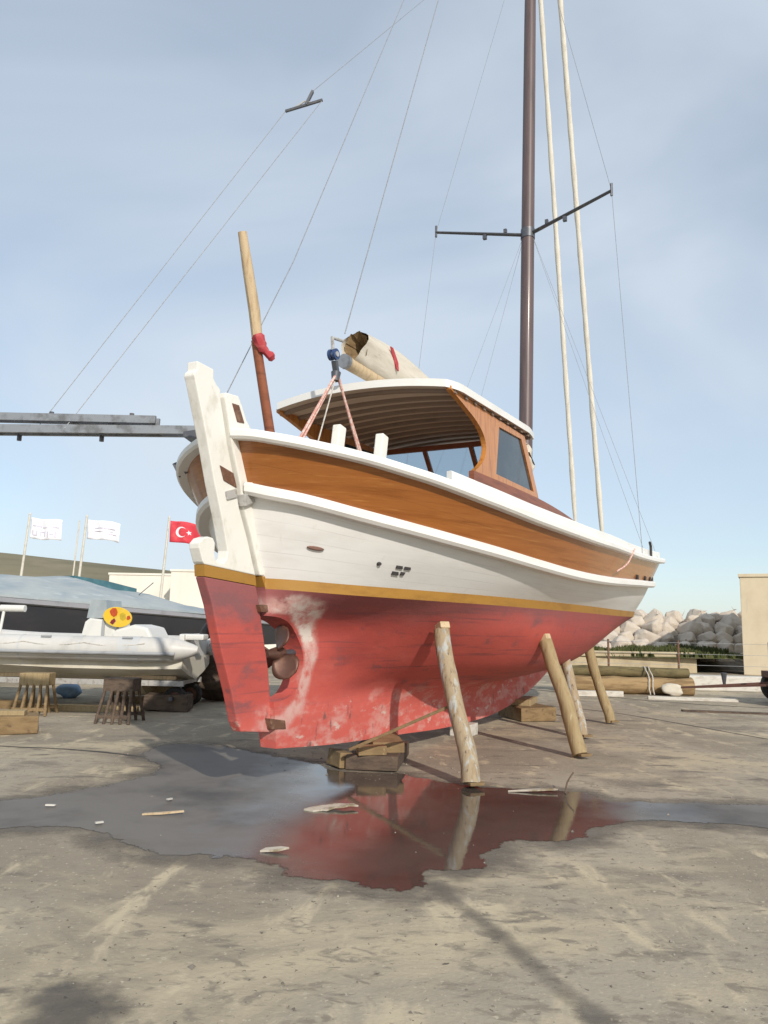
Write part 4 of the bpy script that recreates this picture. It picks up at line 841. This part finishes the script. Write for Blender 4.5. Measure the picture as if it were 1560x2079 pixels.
    # outboard lying tilted at the stern
    eng = MB().tube(smoothpoly([(2.40, .1, 1.22), (2.58, .1, 1.40), (2.72, .1, 1.36), (2.86, .1, 1.18)], 4), [.09, .12, .15, .17, .18, .18, .18, .17, .16, .15, .13, .10, .06], 12, squash=.8).build('outboard_motor', MT['black'], o, smooth=True)
    MB().bar((2.62, .1, 1.15), (2.85, .1, .62), .10, .20).build('motor_leg', MT['dark_steel'], eng, bevel=.02)
    return o
rib_o = rib()
ro = MB().prism([(math.cos(t) * .25, math.sin(t) * .168) for t in [2 * math.pi * k / 32 for k in range(32)]], -.02, .02, lambda x, z, t: (x * .985 + z * .17, t, z - x * .17)).build('oval_board', MT['yellow'], bevel=.006)
ro.location = (-4.56, 13.42, 1.55); tag(ro, 'yellow oval board with red and dark patches set up in the inflatable', 'board')
def blot(pts, m, nm):
    mb = MB().prism(pts, -.026, -.022, lambda x, z, t: (x, t, z)); mb.build(nm, m, ro)
blot([(-.14, .10), (-.09, .155), (-.03, .15), (.0, .09), (-.01, .03), (-.06, .0), (-.11, .03)], MT['orange_red'], 'red_patch')
blot([(-.10, -.06), (-.05, -.02), (-.02, -.07), (-.07, -.13), (-.12, -.10)], MT['dark_red'], 'dark_patch')
blot([(.04, .05), (.09, .08), (.14, .05), (.15, -.02), (.10, -.06), (.05, -.03)], MT['dull_yellow'], 'dull_patch')
blot([(.17, .02), (.21, .03), (.23, -.02), (.19, -.05), (.16, -.03)], MT['orange_red'], 'red_patch')
MB().tube([(0, .03, -.15), (0, .03, -.60)], .02, 8).build('board_post', MT['dark_steel'], ro)

def wheel(parent, loc, r, wd, rim=None):
    mb = MB(); prof = [(-wd / 2, r * .62), (-wd / 2, r * .88), (-wd * .36, r * .98), (0, r), (wd * .36, r * .98), (wd / 2, r * .88), (wd / 2, r * .62)]
    rows = []
    for k in range(28):
        a = 2 * math.pi * k / 28; rows.append([(math.cos(a) * q, t, math.sin(a) * q) for t, q in prof])
    rows.append(rows[0]); mb.grid(rows)
    t_ = mb.build('tyre', MT['tyre'], parent, smooth=True); t_.location = loc
    hub = MB().tube([(0, -wd * .30, 0), (0, wd * .30, 0)], r * .63, 20).build('rim', rim or MT['pale_metal'], t_, smooth=True)
    MB().tube([(0, -wd * .42, 0), (0, -wd * .28, 0)], [r * .16, r * .2], 12).build('hub', MT['rust'], t_, smooth=True)
    return t_
def rib_trailer():
    o = thing('boat_trailer', 'low two wheeled trailer carrying the white inflatable', 'trailer', (-5.6, 13.9, 0), R(-2))
    fr = MB()
    for y in (-.55, .55): fr.bar((2.3, y, .46), (-2.0, y, .46), .07, .09)
    for x in (2.2, .9, -.6, -1.9): fr.bar((x, -.58, .46), (x, .58, .46), .07, .07)
    fr.bar((-2.0, -.55, .46), (-4.2, 0, .46), .07, .09); fr.bar((-2.0, .55, .46), (-4.2, 0, .46), .07, .09)
    fr.build('frame', MT['pale_metal'], o)
    for x in (1.7, -.9):
        for y in (-.45, .45): MB().bar((x - .45, y, .545), (x + .45, y, .545), .10, .06).build('bunk', MT['pole_wood'], o)
    MB().bar((2.15, -.75, .22), (2.15, .75, .22), .06, .06).build('axle', MT['dark_steel'], o)
    for y in (-.95, .95): wheel(o, (2.15, y * .5, .20), .20, .14, MT['rust'])
    MB().tube([(-3.9, 0, .46), (-3.9, 0, .05)], .03, 8).build('jockey_post', MT['dark_steel'], o); wl_ = MB().tube([(-3.9, -.04, .10), (-3.9, .04, .10)], .10, 16).build('jockey_wheel', MT['tyre'], o)
    return o
rib_trailer()

# ================================================================== CHARCOAL MOTOR YACHT
def yacht():
    P0, P1 = Vector((-10.9, 16.6, 0)), Vector((-4.9, 25.2, 0)); ax = (P1 - P0); Ln = ax.length; ang = math.atan2(ax.y, ax.x)
    o = thing('motor_yacht', 'long charcoal motor yacht under a blue grey cover behind the white inflatable', 'motor boat', P0, ang)
    # own axes: x along, y left; near side is -y
    st = [(-.4, .9), (0, 1.35), (1.5, 1.55), (3.5, 1.62), (6.5, 1.60), (9.5, 1.45), (12, .95), (13.4, .5), (14.4, .05)]
    zs = lambda x: 2.10 - .041 * x
    rows = []
    for x, b in st:
        z = zs(x); rows.append([(x, -b, z), (x, -b * .98, z - .20), (x, -b * .93, 1.25), (x, -b * .78, .82), (x, 0, .45 + max(0, x - 10) * .16), (x, b * .78, .82), (x, b * .93, 1.25), (x, b * .98, z - .20), (x, b, z)])
    hu = MB().grid(rows); hu.f.append(tuple(range(9))); hu.build('hull', MT['charcoal'], o, smooth=True, angle=35)
    for sg in (1, -1):
        rows = [[(x, sg * (b + .012), zs(x) - .03), (x, sg * (b + .05), zs(x) - .07), (x, sg * (b + .05), zs(x) - .17), (x, sg * (b + .0), zs(x) - .20)] for x, b in st]
        MB().grid(rows).build('rubbing_band', MT['grey_band'], o, smooth=True)
    ridge = [(-.4, 2.12), (0, 2.16), (1.2, 2.28), (2.4, 2.50), (3.4, 2.62), (4.4, 2.60), (5.6, 2.46), (7.0, 2.26), (8.4, 2.03), (9.6, 1.82), (10.6, 1.74), (14.4, 1.56)]
    rows = []
    for i in range(45):
        x = -.4 + 14.8 * i / 44; b = max(interp(st, x), .03); zr_ = interp(ridge, x); z0 = zs(x) + .0
        row = []
        for k in range(-6, 7):
            f = k / 6; zz = z0 + (zr_ - z0) * (1 - abs(f) ** 1.35) ** .85
            zz += .035 * math.sin(x * 3.1 + f * 4) * (1 - abs(f)) - .05 * (1 - abs(f)) * abs(math.sin(x * 1.35))
            row.append((x, f * (b + .03), zz))
        rows.append([(x, -b - .045, z0 - .06)] + row + [(x, b + .045, z0 - .06)])
    MB().grid(rows).build('boat_cover', MT['cover'], o, smooth=True)
    MB().prism([(4.6, 2.60), (5.6, 2.52), (6.6, 2.36), (6.6, 2.2), (5.6, 2.3), (4.6, 2.4)], -.2, .25, lambda x, z, t: (x, t, z + .03)).build('cover_ridge_strip', MT['teal'], o)
    for x in (2.9, 6.4): MB().box((x, -1.0, 1.98), (.05, .05, .20)).build('cleat', MT['dark_steel'], o)
    MB().tube([(6.3, -.7, 2.2), (6.75, -.72, 2.56)], .012, 6).build('antenna', MT['dark_steel'], o)
    for x in (1.2, 4.5, 7.6):
        for y in (-.9, .9): MB().bar((x, y, .0), (x, y * .8, .86), .12, .12, (1, 0, 0)).build('stand_post', MT['rust'], o)
yacht()

# ================================================================== TRESTLES AND TIMBER ON THE LEFT
def trestle(label, loc, rz, m, mt):
    o = thing('trestle', label, 'trestle', loc, rz, 'trestles in front of the inflatable')
    o.scale = (.74, .9, 1.0)
    MB().box((0, 0, .55), (.62, .34, .19)).build('top_block', mt, o, bevel=.012)
    k = 0
    for y in (-.17, .17):
        for i in range(5):
            x = -.27 + .135 * i; MB().tube([(x * 1.25, y * 1.8, 0), (x + .01 * (i % 2), y * .8, .50)], [.032, .030], 8, wob=.06).build('leg', m, o, smooth=True)
        MB().bar((-.36, y * 1.62, .10), (.36, y * 1.62, .10), .03, .05).build('stretcher', m, o)
    return o
trestle('dark many legged trestle with its block top in front of the inflatable', (-3.86, 11.78, 0), R(-6), MT['dark_timber'], MT['dark_timber'])
trestle('tan many legged trestle at the left in the sun under the inflatable bow', (-5.45, 12.5, 0), R(4), MT['block_timber'], MT['pole_timber'])
timber('timber_beam', 'thick brown beam cut off by the lower left edge of the picture', (-5.05, 10.35, 0), (1.1, .36, .24), R(24), MT['block_timber'], 0, None, 'timber beam')
timber('timber_beam', 'pale chip topped plank resting on the thick brown beam at lower left', (-4.98, 10.40, .235), (.62, .16, .06), R(10), MT['pole_timber'], 0, None, 'plank')
timber('timber_beam', 'dark squared beam lying right of the dark trestle', (-3.58, 13.35, 0), (.75, .34, .26), R(-4), MT['dark_timber'], 0, None, 'timber beam')
timber('timber_beam', 'long tan plank on the ground between the two trestles', (-4.75, 13.05, 0), (1.5, .16, .09), R(3), MT['pole_timber'], 0, None, 'plank')
timber('timber_beam', 'long low plank behind the tan trestle at the left edge', (-6.9, 13.3, 0), (1.9, .2, .12), R(-3), MT['block_timber'], 0, None, 'plank')
timber('plank', 'white painted plank lying left of the tan trestle top', (-6.6, 12.7, .44), (.75, .12, .07), 0, MT['pale_plank'], 0, None, 'plank')
timber('support_crate', 'weathered crate holding up the white plank at the left edge', (-6.6, 12.75, 0), (.5, .4, .438), R(5), MT['block_timber'], 0, None, 'crate')
def lump(name, label, cat, loc, size, m, seed, bumps=.25):
    bm = bmesh.new(); bmesh.ops.create_icosphere(bm, subdivisions=3, radius=.5)
    for v in bm.verts:
        v.co *= 1 + bumps * mnoise.noise(v.co * 2.6 + Vector((seed, seed * 2, 0))); v.co = Vector((v.co.x * size[0], v.co.y * size[1], v.co.z * size[2]))
    zmin = min(v.co.z for v in bm.verts)
    for v in bm.verts:
        v.co.z -= zmin
        if v.co.z < size[2] * .15: v.co.z = 0
    for f in bm.faces: f.smooth = True
    me_ = bpy.data.meshes.new(name); bm.to_mesh(me_); bm.free(); me_.materials.append(m)
    o = bpy.data.objects.new(name, me_); C.objects.link(o); o.location = loc; return tag(o, label, cat)
lump('plastic_bundle', 'light blue plastic bundle on the ground under the inflatable', 'bundle', (-6.0, 15.2, 0), (.5, .35, .26), MT['blue_tarp'], 3)
lump('canvas_heap', 'dark heap of gear against the inflatable stern near the rudder', 'heap', (-3.15, 15.3, 0), (1.5, .9, .95), MT['dark_timber'], 8, .5)
lump('scrap_heap', 'low brown scrap heap right of the trailer wheel', 'heap', (-4.15, 15.6, 0), (1.2, .6, .45), MT['block_timber'], 5, .6)
for i, (x, y, z, l, rz, mm, lb) in enumerate(((-4.2, 16.2, .0, 2.6, 4, 'pole_timber', 'yellowish long plank on the ground right of the trailer wheel'), (-3.9, 16.9, .0, 2.2, -6, 'pale_plank', 'pale long board behind the yellowish plank near the rudder'), (-4.3, 14.55, .0, 1.0, 12, 'block_timber', 'short brown plank beside the trailer wheel'))):
    timber('plank', lb, (x, y, z), (l, .2, .12 if i else .16), R(rz), MT[mm], 0, None, 'plank')
lump('white_sack', 'small white sack on top of the gear right of the trailer wheel', 'sack', (-3.72, 14.9, .0), (.34, .28, .52), MT['pale_plank'], 4, .3)

# ================================================================== FLAGS, WALLS, BUILDINGS
def flagpole(label, base, lean, h, fm, fw_, fh, emblem, seed):
    o = thing('flagpole', label, 'flagpole', base, 0, 'flagpoles behind the yacht')
    top = Vector((lean, 0, h)); MB().tube([(0, 0, 0), top * .5, top], [.07, .06, .045], 10).build('pole', MT['flag_pole'], o, smooth=True)
    MB().tube([top, top + Vector((0, 0, .10))], [.06, .02], 10).build('finial', MT['flag_pole'], o, smooth=True)
    def pos(a, b, off=0):
        x = fw_ * a; wv = .10 * a * math.sin(a * 7 + seed) + .03 * math.sin(a * 15 + b * 3 + seed)
        return top + Vector((.07 + x, wv - off, -.12 - fh * (1 - b) - .16 * a * fh * (1 + .5 * math.sin(seed + a * 5))))
    rows = [[pos(i / 20, j / 10) for j in range(11)] for i in range(21)]
    f = MB().grid(rows).build('flag', fm, o, smooth=True)
    sdf = f.modifiers.new('s', 'SOLIDIFY'); sdf.thickness = .006; sdf.offset = 0
    for nm, m, poly in emblem:
        mb = MB(); v = [pos(a, b, .012) for a, b in poly]; mb.add(v, [tuple(range(len(v)))])
        e = mb.build(nm, m, f, fix=False); s2 = e.modifiers.new('s', 'SOLIDIFY'); s2.thickness = .006; s2.offset = 0
    return o
def crescent():
    pts = []; c0, r0, c1, r1, asp = .36, .25, .405, .20, 1.45
    for k in range(25):
        a = R(42) + (2 * math.pi - R(84)) * k / 24; pts.append((c0 + r0 / asp * math.cos(a), .5 + r0 * math.sin(a)))
    for k in range(25):
        a = (2 * math.pi - R(52)) - (2 * math.pi - R(104)) * k / 24; pts.append((c1 + r1 / asp * math.cos(a), .5 + r1 * math.sin(a)))
    return pts
star = [(.60 + (.125 if k % 2 == 0 else .05) / 1.45 * math.cos(math.pi + k * math.pi / 5), .5 + (.125 if k % 2 == 0 else .05) * math.sin(math.pi + k * math.pi / 5)) for k in range(10)]
def dashes(rows):
    o = []
    for (a0, a1, b0, b1) in rows:
        n = 6; top_ = [(a0 + (a1 - a0) * i / n, b1) for i in range(n + 1)]; bot_ = [(a0 + (a1 - a0) * i / n, b0) for i in range(n + 1)]
        o.append(('print', MT['flag_ink'], bot_ + top_[::-1]))
    return o
d1 = dashes([(.08, .36, .60, .66), (.40, .92, .56, .62), (.06, .10, .16, .40), (.10, .20, .16, .20), (.20, .24, .16, .40), (.32, .36, .16, .40), (.36, .46, .34, .40), (.46, .50, .16, .40), (.58, .62, .12, .40), (.66, .78, .24, .30), (.80, .84, .10, .38)])
d2 = dashes([(.22, .50, .58, .64), (.52, .86, .56, .62), (.22, .80, .42, .46), (.64, .90, .30, .34)])
flagpole('left flagpole with a white flag printed in two lines', (-16.6, 35, 0), .35, 6.2, MT['flag_white'], 1.42, .95, d1, 0.4)
flagpole('middle flagpole with a white flag carrying faint grey lines', (-13.95, 35, 0), .32, 6.15, MT['flag_white'], 1.46, .88, d2, 1.7)
flagpole('flagpole with the red crescent and star flag beside the rudder', (-10.15, 35, 0), .30, 6.18, MT['flag_red'], 1.45, .98, [('crescent', MT['flag_white'], crescent()), ('star', MT['flag_white'], star)], 2.6)
hp = MB().tube([(0, 0, 0), (.25, 0, 6.1)], .035, 8).build('thin_pole', MT['flag_pole']); hp.location = (-14.6, 36, 0); tag(hp, 'thin bare pole standing just left of the middle flagpole', 'pole')

def block_building(name, label, loc, rz, w_, d_, h_, m, roof_m, cat='building', openings=()):
    o = thing(name, label, cat, loc, rz)
    MB().box((w_ / 2, d_ / 2, h_ / 2), (w_, d_, h_)).build('wall', m, o, bevel=.02)
    MB().box((w_ / 2, d_ / 2, h_ + .06), (w_ + .10, d_ + .10, .12)).build('roof_edge', roof_m, o, bevel=.015)
    for x, z, ww, hh, mm in openings:
        f = MB().box((x, -.012, z), (ww + .12, .03, hh + .12)).build('window', roof_m, o); MB().box((x, -.022, z), (ww, .03, hh)).build('pane', mm, f)
    return o
block_building('low_building', 'long low white building behind the covered yacht', (-15.6, 44, 0), R(-3), 12.5, 6, 4.05, MT['white_wall'], MT['white_wall'], openings=((2.0, 1.7, .9, 1.0, MT['glass']),))
block_building('white_annexe', 'taller cream annexe at the right end of the low white building', (-11.4, 41.5, 0), R(-2), 7.5, 2.2, 4.15, MT['white_wall'], MT['white_wall'])
bd = block_building('cream_building', 'plain cream plastered building at the right edge of the yard', (13.22, 28.5, 0), R(-27), 9, 7, 3.55, MT['plaster'], MT['plaster'])

# breakwater of quarried rock, grass bank and low wall on the right
def rock_mesh(seed):
    rnd = random.Random(seed); bm = bmesh.new()
    for _ in range(30):
        v = Vector((rnd.gauss(0, 1), rnd.gauss(0, 1), rnd.gauss(0, 1))).normalized()
        m_ = max(abs(v.x), abs(v.y), abs(v.z)); v = v * (1 / m_) ** .62
        bm.verts.new(Vector((v.x * .50, v.y * .46, v.z * .42)) * rnd.uniform(.86, 1.0))
    r = bmesh.ops.convex_hull(bm, input=bm.verts)
    for e in list(r['geom_interior']):
        if isinstance(e, bmesh.types.BMVert): bm.verts.remove(e)
    bmesh.ops.bevel(bm, geom=bm.edges[:], offset=.03, segments=1, affect='EDGES')
    bmesh.ops.triangulate(bm, faces=bm.faces[:]); bmesh.ops.subdivide_edges(bm, edges=[e for e in bm.edges if e.calc_length() > .12], cuts=1, use_grid_fill=True)
    bm.normal_update()
    for v in bm.verts: v.co += v.normal * .035 * mnoise.noise(v.co * 5 + Vector((seed, 0, 0)))
    bmesh.ops.recalc_face_normals(bm, faces=bm.faces)
    me_ = bpy.data.meshes.new('breakwater_rock'); bm.to_mesh(me_); bm.free(); me_.materials.append(MT['rock']); return me_
RM = [rock_mesh(s) for s in range(9)]
core = MB()
rows = []
for i in range(19):
    x = 3.0 + 1.24 * i; rows.append([(x, 31.6, .0), (x, 32.6, .35), (x, 34.3, 1.0), (x, 36.2, 1.7), (x, 39.5, 1.6), (x, 46, -.5)])
struct(core.grid(rows).build('rubble_core', MT['gravel'], smooth=True), 'structure')
rr = random.Random(5)
for row in range(6):
    for i in range(26):
        x = 3.1 + i * .87 + (row % 2) * .43 + rr.uniform(-.16, .16); y = 32.9 + row * .86 + rr.uniform(-.12, .12); z = .34 + row * .385 + rr.uniform(-.08, .08)
        if row == 5: z = 2.12 + rr.uniform(-.06, .06); y = 37.0
        o = bpy.data.objects.new('breakwater_rock', RM[rr.randrange(9)]); C.objects.link(o)
        o.location = (x, y, z); o.rotation_euler = (rr.uniform(-.5, .5), rr.uniform(-.5, .5), rr.uniform(0, 6.28)); k = rr.uniform(.82, 1.22); o.scale = (k * rr.uniform(.9, 1.2), k, k * rr.uniform(.85, 1.1))
        tag(o, 'pale angular quarry rock piled in the breakwater behind the bow', 'rock', 'quarry rocks of the breakwater')
def tufts(name, label, area, n, hmin, hmax, seed):
    rnd = random.Random(seed); mb = MB()
    for _ in range(n):
        x = rnd.uniform(area[0], area[1]); y = rnd.uniform(area[2], area[3]); z = area[4] + (area[5] - area[4]) * (y - area[2]) / (area[3] - area[2])
        if mnoise.noise(Vector((x * .9, y * .9, seed))) < -.18: continue
        h = rnd.uniform(hmin, hmax) * (1 + .8 * mnoise.noise(Vector((x * .6, y * .6, seed + 3)))); a = rnd.uniform(0, 6.28); l = rnd.uniform(-.5, .5) * h; q = .05 + .05 * rnd.random()
        dx, dy = math.cos(a) * q, math.sin(a) * q
        mb.add([(x - dx, y - dy, z - .02), (x + dx, y + dy, z - .02), (x + dx * .3 + l, y + dy * .3 + l * .4, z + h)], [(0, 1, 2)])
    o = mb.build(name, MT['grass'], fix=False); return struct(o, 'stuff', label)
bank = MB().grid([[(x, 28.55, .55), (x, 29.6, .66), (x, 31.0, .72), (x, 32.8, .5)] for x in (2, 6, 10, 14)]).build('grass_bank', MT['gravel']); struct(bank)
MT['turf'] = mat('grassy_soil', (0.10, 0.105, 0.045), 0.95, 0.1, layers=[((0.20, 0.17, 0.10), 1.4, 0.45, 0.66, U1, 8)], bump=(9, .8, U1))
bank.data.materials[0] = MT['turf']
tufts('grass', 'rough green growth along the foot of the breakwater', (3.0, 13.5, 28.7, 32.4, .55, .72), 9000, .10, .30, 4)
lw = thing('low_wall', 'low tan concrete wall in front of the grassy bank', 'wall', (2.4, 28.4, 0), R(4))
MB().box((4.65, 0, .34), (9.3, .26, .68)).build('wall_body', MT['low_wall'], lw, bevel=.02)
MB().box((4.65, -.01, .715), (9.3, .34, .07)).build('coping', MT['low_wall'], lw, bevel=.015)
kb = MB().box((0, 0, .19), (5.4, .5, .38)).build('white_kerb', MT['pale_plank'], bevel=.03); kb.location = (10.4, 20.5, 0); kb.rotation_euler = (0, 0, R(-3)); tag(kb, 'whitewashed low kerb in front of the cream building', 'kerb')
# pile of logs
LG = 'logs of the pile on the right'
def log(label, a, b, r, m):
    a, b = Vector(a), Vector(b); n = 8; path = [(b - a) * (i / n) + Vector((0, mnoise.noise(Vector((i * .7, a.x, a.z))) * r * .25, mnoise.noise(Vector((i * .6, a.y, a.z))) * r * .15)) for i in range(n + 1)]
    o = MB().tube(path, [r * (1 + .06 * mnoise.noise(Vector((i * .8, r * 9, 1)))) for i in range(n + 1)], 16, wob=.08).build('log', m, smooth=True, angle=50); o.location = a; return tag(o, label, 'log', LG)
log('thick brown log at the bottom front of the log pile', (4.5, 19.0, .20), (7.45, 18.75, .20), .20, MT['log'])
log('second bottom log of the pile lying behind the front one', (4.4, 19.45, .20), (7.6, 19.2, .20), .20, MT['log'])
log('mossy upper log lying on top of the log pile', (4.2, 19.2, .50), (7.45, 19.0, .50), .125, MT['log_green'])
log('mossy rear log on the top of the pile', (4.3, 19.6, .50), (6.4, 19.45, .50), .12, MT['log_green'])
rp = MB()
for dx in (0, .09): rp.tube(smoothpoly([(dx, -.06, .02), (dx - .02, -.02, .20), (dx + .02, .08, .42), (dx, .22, .56), (dx + .02, .40, .64), (dx, .60, .60)], 3), .014, 7)
rpo = rp.build('lashing', MT['rope'], smooth=True); rpo.location = (6.38, 18.62, 0); tag(rpo, 'pale rope lashing hanging over the front of the log pile', 'rope')
lump('rag', 'pale rag on the ground end of the log pile', 'rag', (6.85, 18.42, 0), (.5, .22, .26), MT['canvas'], 6, .5)
timber('plank', 'long whitish board lying on the concrete in front of the log pile', (6.9, 17.4, 0), (1.9, .13, .07), R(-8), MT['pale_plank'], 0, None, 'plank')
timber('plank', 'shorter whitish board lying left of the log pile under the bow', (4.9, 18.0, 0), (1.3, .2, .12), R(4), MT['pale_plank'], 0, None, 'plank')
timber('plank', 'reddish brown worn board on the concrete near the right edge', (6.6, 14.9, 0), (1.7, .15, .03), R(-10), MT['dark_timber'], 0, None, 'plank')
# trailer on the right edge
tr = thing('flat_trailer', 'rusty flat trailer with a dark wheel at the right edge', 'trailer', (9.3, 16.6, 0), R(-4))
fr = MB(); fr.box((.6, 0, .62), (3.0, 1.5, .14)); fr.build('bed', MT['trailer_red'], tr, bevel=.01)
fr = MB(); fr.bar((-.9, .3, .45), (-2.6, .9, .26), .045, .045); fr.bar((-.9, -.3, .45), (-2.6, .9, .26), .045, .045); fr.build('drawbar', MT['trailer_red'], tr)
MB().tube([(-1.75, .62, .36), (-1.75, .62, .62)], [.03, .07], 8).build('jack', MT['dark_steel'], tr); 
for x in (-.55, .5):
    for y in (-.75, .75): wheel(tr, (x, y, .36), .36, .2)
for x in (-.85, .6, 2.05): MB().box((x, -.72, .95), (.06, .06, .55)).build('stake', MT['rust'], tr)
# wire fence
fe = thing('wire_fence', 'thin wire fence with dark posts between the yard and the breakwater', 'fence', (5.2, 25.6, 0), R(-6))
for x in (0, 2.2, 4.4, 7.2, 10.0): MB().tube([(x, 0, 0), (x, 0, 1.22)], .035, 8).build('post', MT['rust'], fe)
for z in (.45, .8, 1.15): MB().tube([(0, -.03, z), (10.0, -.03, z)], .006, 6).build('wire', MT['wire'], fe)

# grit and small stones lying about the yard
def grit():
    rnd = random.Random(11); mb = MB()
    for _ in range(900):
        y = 2.6 + 14 * rnd.random() ** 1.6; x = rnd.uniform(-.62, .62) * y
        if rnd.random() < .35: x, y = -.1 + rnd.gauss(0, .9), 8.6 + rnd.gauss(0, .55)
        r = rnd.uniform(.004, .011) * (1 + (rnd.random() < .06) * 1.2); a = rnd.uniform(0, 6.28)
        pts = [(x + r * math.cos(a + k * 2.09) * rnd.uniform(.7, 1.3), y + r * math.sin(a + k * 2.09) * rnd.uniform(.7, 1.3), .001) for k in range(3)]
        mb.add(pts + [(x, y, r * rnd.uniform(.6, 1.1))], [(0, 1, 3), (1, 2, 3), (2, 0, 3)])
    o = mb.build('grit', MT['gritty'], fix=False); struct(o, 'stuff', 'fine grit and small stones scattered over the concrete')
MT['gritty'] = mat('grit_stone', (0.27, 0.24, 0.20), 0.9, 0.2, layers=[((0.14, 0.12, 0.10), 3, 0.45, 0.55, U1, 3), ((0.42, 0.38, 0.31), 5, 0.55, 0.65, U1, 3)])
grit()
